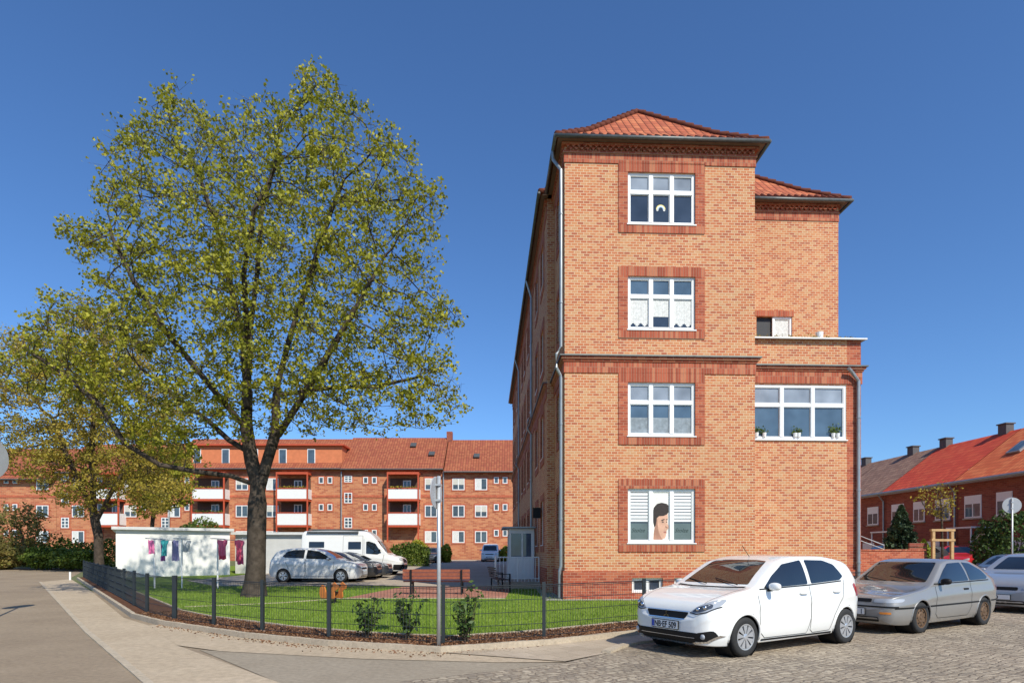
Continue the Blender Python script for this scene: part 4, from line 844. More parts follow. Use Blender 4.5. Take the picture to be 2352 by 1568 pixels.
for sg in (-1,1):
    c.drape(fw_,'side',CARGL,'side_window',sg); c.drape(rw_,'side',CARGL,'side_window',sg)
    c.line([(1.05,.90),(1.08,.35),(1.22,.25),(2.28,.25),(2.36,.5),(2.35,1.0)],'side',BLACK,'door_seam',sg,.009)
    c.line([(2.35,.9),(2.36,.3),(2.45,.25),(2.92,.26),(3.02,.5),(3.25,.78),(3.36,1.08)],'side',BLACK,'door_seam',sg,.009)
    c.line([(1.10,.985),(2.33,1.02),(3.26,1.065)],'side',BLACK,'window_trim',sg,.018,.006)
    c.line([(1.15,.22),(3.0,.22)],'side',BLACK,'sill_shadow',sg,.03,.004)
    for x_ in (2.16,3.08): 
        m=MB(); l,n=c.hit('side',x_,.89,sg); m.tube([l+Vector((-.09,sg*.005,0)),l+Vector((-.07,sg*.03,0)),l+Vector((.07,sg*.03,0)),l+Vector((.09,sg*.005,0))],.014,8); m.build('door_handle',P_WHITE,c.t,smooth=True)
    c.mirror(1.30,.97,sg)
    hl=c.drape([(sg*.45,.665),(sg*.56,.76),(sg*.70,.83),(sg*.80,.865),(sg*.79,.76),(sg*.70,.685),(sg*.57,.650)],'front',LAMP,'headlight',off=.006,sp=.03)
    c.drape([(sg*.49,.68),(sg*.58,.745),(sg*.74,.80),(sg*.745,.74),(sg*.66,.69),(sg*.55,.67)],'front',LAMPD,'headlight_inner',off=.010,sp=.03,par=hl)
    c.line([(sg*.45,.662),(sg*.57,.645),(sg*.70,.678),(sg*.795,.755)],'front',BLACK,'headlight_edge',wd=.014,off=.011,par=hl)
    for q in (.57,.67):
        m=MB(); l,n=c.hit('front',sg*q,.715+(q-.57)*.3); m.revolve([(0,-.012),(.026,-.010),(.034,.01)],(l.x-.010,l.y,l.z),'x',16); m.build('headlight_bulb',CHROME,hl,smooth=True)
    fg=c.drape([(sg*.50,.25),(sg*.56,.37),(sg*.77,.42),(sg*.79,.32),(sg*.69,.25)],'front',BLACK,'fog_light_bezel',off=.006,sp=.04)
    m=MB(); l,n=c.hit('front',sg*.66,.325); m.revolve([(0,-.01),(.035,-.008),(.04,.01)],(l.x-.012,l.y,l.z),'x',16); m.build('fog_light',LAMP,fg,smooth=True)
    c.line([(sg*.50,.225),(sg*.70,.25),(sg*.80,.34)],'front',CHROME,'bumper_trim',wd=.024,off=.012)
    c.drape([(sg*.60,.72),(sg*.64,1.02),(sg*.72,1.0),(sg*.76,.75)],'rear',REDL,'tail_light',off=.006,sp=.05)
    c.drape([(3.74,.78),(3.64,1.00),(3.72,1.02),(3.85,.82)],'side',REDL,'side_tail_light',sg,off=.006,sp=.05)
c.drape([(-.64,1.05),(.64,1.05),(.61,1.12),(.52,1.40),(.3,1.42),(-.3,1.42),(-.52,1.40),(-.61,1.12)],'front',CARGL,'windscreen')
c.drape([(-.55,1.05),(.55,1.05),(.47,1.30),(-.47,1.30)],'rear',CARGL,'rear_window')
gr=c.drape([(-.43,.662),(.43,.662),(.36,.560),(-.36,.560)],'front',BLACK,'grille',off=.006,sp=.04)
c.line([(-.45,.670),(.45,.670)],'front',CHROME,'grille_bar',wd=.010,off=.010,par=gr); c.line([(-.37,.556),(.37,.556)],'front',CHROME,'grille_bar',wd=.010,off=.010,par=gr)
lg=c.drape([(-.60,.375),(.60,.375),(.52,.215),(-.52,.215)],'front',BLACK,'lower_grille',off=.006,sp=.04)
c.line([(-.52,.222),(-.40,.205),(.40,.205),(.52,.222)],'front',CHROME,'bumper_trim',wd=.024,off=.012)
c.line([(-.54,.30),(.54,.30)],'front',ALU,'lower_grille_bar',wd=.007,off=.009,par=lg)
m=MB(); l,n=c.hit('front',0,.61); x_=l.x-.02
for k_ in range(3):
    t=math.pi/2+k_*2*math.pi/3; u=Vector((math.cos(t),math.sin(t))); v=Vector((math.cos(t+math.pi/6),math.sin(t+math.pi/6))); w2=Vector((math.cos(t-math.pi/6),math.sin(t-math.pi/6))); q=.042
    m.quad((x_,0,.605),(x_,v.x*q,.605+v.y*q),(x_,u.x*q*1.75,.605+u.y*q*1.75),(x_,w2.x*q,.605+w2.y*q))
m.build('emblem',CHROME,c.t)
c.plate(.46,.0,'NB·EF 509')
for sg in (-1,1): c.line([(.10,sg*.62),(.45,sg*.70),(.95,sg*.70)],'top',BLACK,'bonnet_seam',wd=.007)
c.line([(.97,-.66),(.92,-.3),(.91,.3),(.97,.66)],'top',BLACK,'cowl',wd=.06,off=.004)
m=MB(); m.tube([(1.95,0,1.46),(1.75,0,1.66)],.005,5); m.build('aerial',BLACK,c.t)
for p in ([(1.0,-.5,1.045),(1.15,.05,1.13)],[(1.0,.1,1.045),(1.15,.6,1.11)]): m=MB(); m.tube(p,.008,5); m.build('wiper',BLACK,c.t)
L=4.35
spS=dict(L=L,W=1.72,top=[(0,.50),(.02,.62),(.07,.685),(.5,.77),(1.2,.88),(1.32,.93),(1.78,1.20),(2.05,1.36),(2.45,1.42),(3.05,1.41),(3.5,1.29),(3.95,1.05),(4.12,.97),(4.28,.90),(4.33,.7),(4.35,.58)],bot=BOT(L),belt=[(0,.72),(1.3,.85),(3,.91),(4.35,.92)],plan=PLAN(L),wh=(.86,3.45),r=.30,style='steel',rimmat=RUSTRIM,tumble=.32)
rz2=math.atan2(13.15-11.7,10.25-7.8)
s_=Car('parked_car','silver two door coupe with rusty brown wheels parked behind the white hatchback','car',spS,P_SIL,place(7.8,11.7,rz2,spS),rz2,group='cars parked on the cobbled street')
for sg in (-1,1):
    s_.drape([(1.55,.95),(1.95,1.20),(2.2,1.32),(2.72,1.34),(2.78,.97)],'side',CARGL,'side_window',sg)
    s_.drape([(2.86,.97),(2.80,1.34),(3.1,1.32),(3.5,1.17),(3.68,1.03),(3.6,.985)],'side',CARGL,'side_window',sg)
    s_.line([(1.42,.88),(1.38,.35),(1.5,.26),(2.72,.26),(2.84,.45),(2.83,1.35)],'side',BLACK,'door_seam',sg,.009)
    s_.line([(.1,.50),(4.25,.53)],'side',BLACK,'side_moulding',sg,.030,.007); s_.line([(1.4,.925),(3.7,.965)],'side',BLACK,'window_trim',sg,.02,.006)
    m=MB(); l,n=s_.hit('side',2.62,.80,sg); m.box(l.x-.09,l.x+.09,l.y-.015,l.y+.015,.785,.82); m.build('door_handle',BLACK,s_.t)
    s_.mirror(1.60,.92,sg,BLACK)
    s_.drape([(sg*.40,.595),(sg*.41,.665),(sg*.66,.675),(sg*.80,.67),(sg*.80,.61),(sg*.66,.595)],'front',LAMP,'headlight',off=.006,sp=.03)
    s_.drape([(sg*.52,.385),(sg*.52,.425),(sg*.70,.425),(sg*.70,.385)],'front',ORL,'indicator',off=.006,sp=.03)
    s_.drape([(4.14,.70),(4.04,.84),(4.2,.85),(4.26,.74)],'side',REDL,'tail_light',sg,off=.006,sp=.05)
    s_.line([(.12,.62*sg),(.6,.70*sg),(1.25,.72*sg)],'top',BLACK,'bonnet_seam',wd=.006)
s_.drape([(-.66,.955),(.66,.955),(.56,1.34),(-.56,1.34)],'front',CARGL,'windscreen'); s_.drape([(-.58,1.02),(.58,1.02),(.5,1.30),(-.5,1.30)],'rear',CARGL,'rear_window')
s_.drape([(-.36,.60),(.36,.60),(.36,.665),(-.36,.665)],'front',BLACK,'grille',off=.005); s_.line([(-.78,.52),(.78,.52)],'front',BLACK,'bumper_strip',wd=.03,off=.008); s_.drape([(-.5,.24),(.5,.24),(.5,.33),(-.5,.33)],'front',BLACK,'lower_grille',off=.005)
l,n=s_.hit('front',0,.635); m=MB(); m.revolve([(.035,0),(.026,0)],(l.x-.012,0,.635),'x',20); m.revolve([(.02,-.001),(.013,-.001)],(l.x-.013,0,.64),'x',16); m.build('emblem',CHROME,s_.t)
s_.plate(.42,0,'1',full=False)
for p in ([(1.3,-.5,.965),(1.45,.05,1.06)],[(1.3,.05,.965),(1.45,.6,1.05)]): m=MB(); m.tube(p,.009,5); m.build('wiper',BLACK,s_.t)
def detail(c,ws,fwp,rwp,plate=None,pz=.42,hz=.66):
    for sg in (-1,1):
        for p in fwp: c.drape(p,'side',CARGL,'side_window',sg,sp=.12)
        c.mirror(rwp[0],rwp[1],sg)
        c.drape([(sg*c.W2*.55,hz-.03),(sg*c.W2*.6,hz+.05),(sg*c.W2*.86,hz+.12),(sg*c.W2*.86,hz+.02)],'front',LAMP,'headlight',off=.008,sp=.05)
        c.drape([(sg*c.W2*.62,hz+.0),(sg*c.W2*.62,hz+.3),(sg*c.W2*.84,hz+.3),(sg*c.W2*.84,hz)],'rear',REDL,'tail_light',off=.008,sp=.06)
        for q in c.sp.get('seams',[]): c.line(q,'side',BLACK,'door_seam',sg,.012)
    c.drape(ws[0],'front',CARGL,'windscreen',sp=.1); c.drape(ws[1],'rear',CARGL,'rear_window',sp=.1)
    c.drape([(-c.W2*.45,hz-.06),(c.W2*.45,hz-.06),(c.W2*.45,hz+.02),(-c.W2*.45,hz+.02)],'front',BLACK,'grille',off=.006)
    c.drape([(-c.W2*.6,.24),(c.W2*.6,.24),(c.W2*.6,.34),(-c.W2*.6,.34)],'front',BLACK,'lower_grille',off=.006)
    if plate is not None: c.plate(pz,0,plate)
def hatch(L,H,W=1.76,**k):
    s=H/1.5; q=L/4.0
    return dict(L=L,W=W,top=[(x*q,(z-.3)*((H-.3)/1.21)+.3) for x,z in spW['top']],bot=BOT(L),belt=[(0,.80*s),(1*q,.94*s),(2.5*q,1.0*s),(L,1.06*s)],plan=PLAN(L),wh=(.80*q,3.30*q),r=.31,spokes=k.get('spokes',5),seams=[[(1.1*q,.9*s),(1.1*q,.3),(2.3*q,.28),(2.35*q,1.0*s)],[(2.35*q,.9*s),(2.36*q,.28),(2.95*q,.3),(3.2*q,.9*s)]],tumble=.28)
def hatch_detail(c,plate=None):
    q=c.L/4.0; H=max(p[1] for p in c.sp['top']); s=H/1.5
    f=[[(x*q,z*s) for x,z in fw_],[(x*q,z*s) for x,z in rw_]]
    ws=([(y*c.W2/.86,z*s) for y,z in ((-.60,1.07),(.60,1.07),(.49,1.39),(-.49,1.39))],[(y,z*s) for y,z in ((-.55,1.05),(.55,1.05),(.47,1.30),(-.47,1.30))])
    detail(c,ws,f,(1.32*q,.98*s),plate)
rz3=R(30); sp3=hatch(4.6,1.55,1.8)
c3=Car('parked_car','grey silver car cut off by the right picture edge behind the coupe','car',sp3,P_GREY,(12.45,15.6,.022),rz3,group='cars parked on the cobbled street'); hatch_detail(c3,'460')
def gz(y): return g(y)+.13
spM=hatch(4.3,1.60,1.78); cm=Car('parked_car','pale silver people carrier parked beside the big tree in the courtyard','car',spM,P_SIL2,(X(826,28),28.9,gz(28.9)),R(180)-R(2),group='cars parked in the courtyard'); hatch_detail(cm)
for (px,D,Lc,H,pm,lab) in ((872,31.2,4.5,1.47,P_BLK,'black car parked right behind the pale silver people carrier'),(897,33.3,4.4,1.42,P_DG,'dark car between the black car and the campervan')):
    sp=hatch(Lc,H,1.78); cc=Car('parked_car',lab,'car',sp,pm,(X(px,D),D,gz(D)),R(180),group='cars parked in the courtyard',hero=False); hatch_detail(cc)
L=6.0
spC=dict(L=L,W=2.05,top=[(0,.62),(.04,.80),(.12,.95),(.4,1.08),(.85,1.22),(1.2,1.6),(1.55,2.05),(1.9,2.42),(2.3,2.60),(4,2.64),(5.7,2.62),(5.92,2.5),(5.98,1.5),(6.0,.7)],bot=[(0,.38),(.1,.25),(.6,.22),(5.5,.25),(5.9,.32),(6,.4)],belt=[(0,.95),(1,1.2),(2,1.3),(6,1.3)],plan=[(0,.62),(.06,.76),(.2,.87),(.5,.95),(1,1),(5.6,1),(5.9,.97),(6,.92)],wh=(.98,4.95),r=.34,tumble=.075,spokes=5)
cv=Car('campervan','white high roofed campervan parked in the courtyard facing right','campervan',spC,P_WHITE,(X(925,35.6),36.6,gz(36.6)),R(180),hero=True)
for sg in (-1,1):
    cv.drape([(1.25,1.30),(1.62,1.85),(2.0,1.98),(2.15,1.95),(2.15,1.25),(1.5,1.2)],'side',CARGL,'side_window',sg,sp=.12)
    cv.drape([(2.45,1.5),(2.45,1.95),(3.2,1.95),(3.2,1.5)],'side',CARGL,'side_window',sg,sp=.12); cv.drape([(4.6,1.6),(4.6,1.95),(5.5,1.95),(5.5,1.6)],'side',CARGL,'side_window',sg,sp=.12)
    cv.line([(1.1,1.2),(1.25,.4),(2.25,.38),(2.28,2.1)],'side',BLACK,'door_seam',sg,.018); cv.line([(2.35,2.3),(2.35,.38),(3.5,.38),(3.5,2.3),(2.35,2.3)],'side',BLACK,'door_seam',sg,.014); cv.line([(1.3,.62),(5.9,.62)],'side',BLACK,'side_moulding',sg,.09,.01)
    cv.mirror(1.35,1.4,sg,BLACK); cv.drape([(sg*.55,.78),(sg*.6,1.0),(sg*.86,1.08),(sg*.88,.85)],'front',LAMP,'headlight',off=.008)
    cv.drape([(.12,.3),(.12,.62),(.55,.62),(.6,.3)],'side',BLACK,'bumper',sg,.008,.1)
cv.drape([(-.80,1.30),(.80,1.30),(.76,2.0),(-.76,2.0)],'front',CARGL,'windscreen',sp=.12); cv.drape([(-.5,.72),(.5,.72),(.5,.95),(-.5,.95)],'front',BLACK,'grille'); cv.drape([(-.85,.35),(.85,.35),(.85,.62),(-.85,.62)],'front',BLACK,'bumper')
m=MB(); m.box(2.6,5.6,-.6,.6,2.64,2.70); m.build('roof_unit',ZINCD,cv.t)
for y_ in (-.95,.95): m=MB(); m.tube([(2.6,y_,2.5),(5.6,y_,2.5)],.06,8); m.build('awning_rail',ZINCD,cv.t)
L=4.4
spV=dict(L=L,W=1.8,top=[(0,.6),(.05,.78),(.2,.92),(.8,1.06),(1.2,1.4),(1.6,1.72),(2.1,1.82),(4.2,1.8),(4.35,1.4),(4.4,.6)],bot=BOT(L),belt=[(0,.85),(1,1.02),(4.4,1.05)],plan=PLAN(L),wh=(.85,3.5),r=.31,tumble=.14)
v=Car('small_van','small white van facing the camera at the far end of the courtyard','van',spV,P_WHITE,(X(1124,60),60,gz(60)),R(88),hero=False)
detail(v,([(-.68,1.1),(.68,1.1),(.62,1.6),(-.62,1.6)],[(-.6,1.1),(.6,1.1),(.55,1.6),(-.55,1.6)]),[[(1.4,1.1),(1.7,1.55),(2.2,1.6),(2.2,1.1)]],(1.4,1.1),'',.45,.76)
def small(px,D,Lc,H,pm,rz,lab,grp,z=None):
    sp=hatch(Lc,H,1.78); cc=Car('parked_car',lab,'car',sp,pm,(X(px,D),D,g(D) if z is None else z),rz,group=grp,hero=False); hatch_detail(cc); return cc
small(985,56,4.2,1.5,P_DG,R(95),'small dark car beside the hedge at the back of the courtyard','cars parked in the courtyard',gz(56))
small(2184,32,4.1,1.5,P_RED,R(42),'red car parked in front of the right houses','cars parked by the right houses',.52)
small(1990,33,4.3,1.5,P_DG,R(5),'dark car parked behind the low brick wall','cars parked by the right houses',.52)
small(1960,37,4.3,1.6,P_BLK,R(2),'black car farthest back behind the low brick wall','cars parked by the right houses',.53)
small(2262,23.5,4.4,1.5,P_BLUE,R(25),'blue grey car behind the round sign on the right','cars parked by the right houses',.05)
# ---------------------------------------------------------------- trees
def grow(seeds,att,step,infl,kill,maxit=160,up=.05):
    pos=[];par=[]
    for si,path in enumerate(seeds):
        pr=resample([Vector(p) for p in path],step); 
        if si==0: last=-1
        else:
            P_=np.array([tuple(p) for p in pos]); last=int(np.argmin(((P_-np.array(pr[0]))**2).sum(1))); pr=pr[1:]
        for p in pr: pos.append(p); par.append(last); last=len(pos)-1
    P=np.array([tuple(p) for p in pos]); A=np.array(att); 
    d=np.sqrt(((A[:,None,:]-P[None,:,:])**2).sum(2)); near=d.argmin(1); nd=d.min(1); alive=nd>kill
    A=A[alive];near=near[alive];nd=nd[alive]; pl_=list(map(tuple,P))
    rs=np.random.RandomState(3)
    for it in range(maxit):
        act=nd<infl
        if not act.any() or len(A)<5: break
        dv=(A[act]-np.array(pl_)[near[act]]); dv/=np.linalg.norm(dv,axis=1)[:,None]+1e-9
        acc=np.zeros((len(pl_),3)); np.add.at(acc,near[act],dv); idx=np.unique(near[act]); new=[]
        for i in idx:
            v=acc[i]; v=v/(np.linalg.norm(v)+1e-9)+rs.normal(0,.18,3)+np.array([0,0,up]); v/=np.linalg.norm(v); new.append(np.array(pl_[i])+v*step); par.append(int(i))
        base=len(pl_); pl_+=[tuple(q) for q in new]; N=np.array(new)
        dn=np.sqrt(((A[:,None,:]-N[None,:,:])**2).sum(2)); k=dn.argmin(1); m=dn.min(1); better=m<nd; near[better]=k[better]+base; nd[better]=m[better]
        al=nd>kill; A=A[al];near=near[al];nd=nd[al]
    return np.array(pl_),par
def tree(name,label,loc,seeds,att,step,infl,kill,leafm,leafsize,nleaf,r0=.010,pw=2.35,rbase=None,spread=.2,thin=.03,seed=1,group=None,gap=.35,up=.05,bare=.0,ntw=2):
    t=thing(name,label,'tree',loc,0,group); P,par=grow(seeds,att,step,infl,kill,up=up); n=len(P); ch=[[] for _ in range(n)]
    for i,p in enumerate(par):
        if p>=0: ch[p].append(i)
    order=sorted(range(n),key=lambda i:-i); rp=np.zeros(n)
    for i in order:
        rp[i]=(sum(rp[c] for c in ch[i]) if ch[i] else r0**pw)
    rad=rp**(1/pw)
    if rbase: k=math.log(rbase/r0)/math.log(rad[0]/r0); rad=r0*(rad/r0)**k
    mb=MB()
    for i,p in enumerate(par):
        if p<0: continue
        a=Vector(P[p]);b=Vector(P[i]); r1=min(rad[p],rad[i]*1.25)
        ns=10 if rad[i]>.12 else (6 if rad[i]>.04 else 3)
        f=lambda zz:1+.55*math.exp(-max(zz-0,0)/.35) if rad[i]>.2 else 1
        d=(b-a)*.12 if rad[i]>.03 else Vector((0,0,0))
        mb.tube([a-d,b+d],[r1*f(a.z),rad[i]*f(b.z)],ns,False)
    rs=np.random.RandomState(seed); pts=[]
    tips=[i for i in range(n) if rad[i]<thin and P[i][2]>.8]
    low=rs.uniform(0,6.28,3)
    for i in tips:
        q=P[i]; nz=math.sin(q[0]*1.3+low[0])*math.sin(q[1]*1.5+low[1])*math.sin(q[2]*1.2+low[2]); dens=max(0,1+gap*2*nz)*rs.uniform(.2,1.8)
        m=int(nleaf*dens)
        for k in range(ntw):
            d=rs.normal(size=3); d[2]=abs(d[2])*.6; d=d/np.linalg.norm(d)*rs.uniform(.25,.6)*step/.35; e=q+d; mb.tube([Vector(q),Vector(e)],[.007*step/.4,.003*step/.4],3,False)
            if rs.uniform()<bare: continue
            mm=max(1,m//ntw); pts.append(e+rs.normal(0,spread*.38,(mm,3)))
            pts.append((q+e)/2+rs.normal(0,spread*.3,(max(1,mm//3),3)))
    mb.build('trunk',BARK,t,smooth=True)
    pts=np.concatenate(pts); leaf_obj('crown',pts,leafsize,leafm,t,seed=seed,elong=1.3); print(label,n,len(pts)); return t
def crown_pts(poly,cpt,D,n,depth,loc,seed):
    rs=random.Random(seed); out=[]; c=Vector(cpt)
    pl_=[Vector(p) for p in poly]; PT=[(q.x,q.y) for q in pl_]
    xs=[p.x for p in pl_]; ys=[p.y for p in pl_]
    while len(out)<n:
        p=Vector((rs.uniform(min(xs),max(xs)),rs.uniform(min(ys),max(ys))))
        if not pip(p.x,p.y,PT): continue
        d=p-c; lo,hi=1.0,6.0
        for _ in range(9):
            mid=(lo+hi)/2; q=c+d*mid
            if pip(q.x,q.y,PT): lo=mid
            else: hi=mid
        rho=1/lo
        dy=rs.uniform(-1,1)*depth*math.sqrt(max(.02,1-rho**2.2)); sc=1+dy/D*(1.0 if dy<0 else .6)   # crown narrows towards its near side
        out.append((X(p.x,D)*sc-loc[0],dy,EYE+(Z(p.y,D)-EYE)*sc-loc[2]))
    return out
D=19.7; loc=(X(583,D),D,g(D)+.1)
big=[(350,175),(440,195),(490,285),(560,212),(640,228),(705,142),(775,165),(825,272),(905,280),(960,380),(1025,435),(995,562),(1010,640),(1070,708),(1035,790),(1065,860),(1070,935),(1000,1008),(900,1000),(800,995),(700,1022),(660,995),(540,1010),(470,980),(420,1055),(350,1070),(280,1005),(200,955),(60,925),(-10,880),(0,795),(90,690),(200,648),(155,595),(115,520),(210,492),(220,355),(245,290),(345,272)]
def sp_(pts): return [(X(a,D)-loc[0],dy,Z(b,D)-loc[2]) for a,b,dy in pts]
seeds=[sp_([(583,1375,0),(588,1300,0),(590,1200,0),(592,1110,0),(578,1060,0),(566,980,0),(568,880,0),(572,760,.1),(585,620,.2),(600,470,.1),(640,350,0)]),
 sp_([(590,1150,0),(610,1070,0),(625,1000,.2),(625,880,.4),(650,760,.6),(690,620,.8),(740,480,.6),(780,390,.5)]),
 sp_([(625,1010,.2),(690,930,-.2),(760,850,-.8),(840,740,-1.2),(900,620,-1)]),
 sp_([(592,1115,0),(540,1095,-.3),(470,1088,-.6),(400,1075,-.8),(330,1030,-1.0),(280,950,-1.0),(200,880,-1.0),(120,830,-.8)]),
 sp_([(566,985,0),(510,900,-.8),(440,800,-1.4),(380,700,-1.6),(320,590,-1.4)]),
 sp_([(568,900,0),(530,760,.9),(480,620,1.6),(440,470,1.8),(410,340,1.2)]),
 sp_([(575,1040,0),(500,1000,.8),(420,940,1.6),(330,880,2.2),(230,800,2.2)]),
 sp_([(628,900,.4),(720,860,1.6),(830,840,2.4),(940,820,2.2)]),
 sp_([(570,800,0),(610,680,-1.6),(650,570,-2.2),(690,470,-2.0)])]
att=crown_pts(big,(590,620),D,4600,5.0,loc,5)
tree('tree','tall spreading tree with sparse yellow-green spring leaves beside the courtyard',loc,seeds,att,.30,3.0,.39,LF_BIG,.084,15,r0=.0075,pw=2.2,rbase=.29,spread=.19,thin=.020,seed=11,gap=.38,up=.0,bare=.15)
def small_tree(pxb,D,pyb,poly,cpt,label,leafm,ls,nl,seeds_,n=900,depth=4,step=.5,kill=.7,rb=.2,seed=2,group=None,spread=.4,gap=.3,bare=0):
    loc=(X(pxb,D),D,g(D)+.02); f=lambda pts:[(X(a,D)-loc[0],dy,Z(b,D)-loc[2]) for a,b,dy in pts]
    at=crown_pts(poly,cpt,D,n,depth,loc,seed)
    return tree('tree',label,loc,[f(s) for s in seeds_],at,step,6,kill,leafm,ls,nl,r0=.012,rbase=rb,spread=spread,thin=.04,seed=seed,group=group,gap=gap,up=0,bare=bare)
small_tree(228,40,1312,[(250,700),(330,760),(360,850),(440,960),(430,1060),(420,1150),(350,1190),(280,1130),(200,1195),(120,1160),(60,1110),(-20,1080),(-30,900),(-20,740),(60,780),(120,720),(180,690)],(230,950),'bronze leaved tree with forked trunk at the left of the garage',LF_YEL,.12,22,[[(228,1318,0),(226,1230,0),(215,1180,0),(190,1120,0),(150,1040,0),(120,960,0)],[(220,1200,0),(250,1140,0),(290,1050,.5),(320,960,1)],[(215,1185,0),(235,1050,-1),(240,930,-1),(240,820,-1)]],n=2000,depth=5,rb=.28,seed=4,step=.42,kill=.53,spread=.40,gap=.22,bare=.08)
small_tree(345,52,1290,[(330,1000),(400,1010),(445,1070),(440,1150),(400,1190),(320,1190),(280,1130),(290,1050)],(360,1110),'bright yellow-green leafy tree behind the garage roof',LF_YG,.16,38,[[(345,1296,0),(350,1200,0),(360,1120,0)]],n=480,depth=2.5,rb=.16,seed=6,gap=.1)
small_tree(55,48,1290,[(-20,1170),(60,1160),(110,1200),(115,1250),(60,1280),(-20,1280)],(50,1225),'brownish bushy small tree at the far left hedge',LF_BRN,.15,26,[[(55,1296,0),(55,1260,0),(52,1230,0)]],n=300,depth=2,rb=.1,seed=8,gap=.1)
small_tree(2165,30,1300,[(2110,1125),(2150,1105),(2200,1120),(2205,1165),(2175,1200),(2140,1200),(2115,1170)],(2160,1155),'staked young tree with sparse leaves in front of the terraced houses',LF_YEL,.09,5,[[(2165,1320,0),(2164,1230,0),(2162,1160,0)]],n=130,depth=1,step=.25,kill=.3,rb=.05,seed=9,spread=.15)
def bush(name,label,x,y,z,rx,ry,rz_,n,size,mat,seed=0,shape='ball',group=None,cat='shrub',flat=0):
    rs=np.random.RandomState(seed+50); t=thing(name,label,cat,(x,y,z),0,group)
    if shape=='ball':
        d=rs.normal(size=(n,3)); d/=np.linalg.norm(d,axis=1)[:,None]; r=rs.uniform(.6,1.03,n)**.6
        lump=1+.16*np.sin(d[:,0]*5+seed)+.13*np.sin(d[:,2]*7+d[:,1]*4+seed); P=d*(r*lump)[:,None]*np.array([rx,ry,rz_])+np.array([0,0,rz_]); P[:,2]=np.maximum(P[:,2],.02)
    elif shape=='cone':
        h=rs.uniform(0,1,n)**.8; a=rs.uniform(0,6.28,n); r=(1-h)**.85*rs.uniform(.55,1.05,n)*(1+.15*np.sin(h*40+a*3)); P=np.stack([rx*r*np.cos(a),ry*r*np.sin(a),h*2*rz_+.05],1)
    else:
        P=np.stack([rs.uniform(-rx,rx,n),rs.uniform(-ry,ry,n),rs.uniform(0,2*rz_,n)],1); P[:,2]*=1+.12*np.sin(P[:,0]*1.7+seed); P+=rs.normal(0,.06,P.shape)
        e=rs.uniform(0,1,n)<.6; P[e,1]=-ry+rs.normal(0,.08,e.sum())
    leaf_obj('crown',P,size,mat,t,seed=seed,flat=flat)
    for k in range(3): m=MB(); a=k*2.1; m.tube([(.05*math.cos(a),.05*math.sin(a),0),(.2*rx*math.cos(a),.2*ry*math.sin(a),rz_*1.2)],.02,5); m.build('stem',BARK,t)
    return t
bush('hedge','long low green hedge in front of the leftmost distant block',X(60,52),52,g(52),11,1,1.05,9000,.16,LF_HED,1,'box',cat='hedge')
bush('hedge','clipped rounded hedge at the courtyard edge right of the campervan',X(946,50),50,g(50)+.1,1.5,1,.85,2600,.13,LF_HED,2,'box',cat='hedge')
for i,(px,D,rx,rz_,m_,lab) in enumerate(((20,46,1.6,.9,LF_BRN,'brown green shrub at the left picture edge'),(130,46,2.2,.8,LF_HED,'green shrub left of the bronze tree'),(185,44,1.6,.7,LF_HED,'green shrub just behind the bronze tree trunk'),
   (1022,58,.7,.85,LF_YG,'yellow-green column shrub beside the courtyard drive'),(1160,62,.9,.7,LF_YG,'yellow-green shrub right of the small white van'),(960,60,1.2,1.0,LF_YG,'yellow flowering shrub behind the clipped hedge'),(905,62,1.3,.6,LF_HED,'low green shrub behind the campervan bonnet'),
   (2275,29,.8,1.5,LF_DRK,'dark rounded evergreen shrub left of the round sign'),(2335,28.5,1.2,1.8,LF_DRK,'large dark evergreen shrub behind the round sign'),(1965,20.3,.35,.42,LF_HED,'small green shrub at the right corner of the building'),(450,60,3.,2.0,LF_HED,'green bushes against the block behind the garage'))):
    bush('shrub',lab,X(px,D),D,g(D)+.08,rx,rx*.8,rz_,int(1700*rx+600),.11 if D<35 else .16,m_,i+3)
bush('conifer','dark green conical conifer in front of the terraced houses',X(2070,32),32,g(32)+.4,1.2,1.2,1.75,5200,.14,LF_CON,31,'cone',cat='conifer')
bush('conifer','small golden green conical conifer beside the dark conifer',X(2122,31),31,.9,.65,.65,.65,2200,.08,LF_GOLD,32,'cone',cat='conifer')
def laurel(px,py,h,label,seed):
    D=(EYE-.12)*F/(py-HY); t=thing('laurel_shrub',label,'shrub',(X(px,D),D,.11),0,'young laurels in the bark bed'); rs=random.Random(seed); m=MB(); pts=[]
    for k in range(9):
        a=rs.uniform(0,6.28); r=rs.uniform(.05,.26); hh=h*rs.uniform(.6,1.05); e=Vector((r*math.cos(a),r*math.sin(a),hh)); b=Vector((rs.uniform(-.04,.04),rs.uniform(-.04,.04),0)); mid=b.lerp(e,.5)+Vector((.02,0,-.02)); m.tube([b,mid,e],[.009,.007,.003],5)
        for q in range(30):
            f=rs.uniform(.2,1.05); p=b.lerp(e,f); pts.append((p.x+rs.gauss(0,.045),p.y+rs.gauss(0,.045),p.z+rs.gauss(0,.03)))
    m.build('stem',BARK,t); leaf_obj('leaves',pts,.048,LF_DRK,t,seed=seed,elong=2.1)
laurel(845,1462,.68,'leftmost of three young laurels in the bark bed',1); laurel(935,1466,.74,'middle of three young laurels in the bark bed',2); laurel(1072,1472,.88,'young laurel right of the sign pole in the bark bed',4)
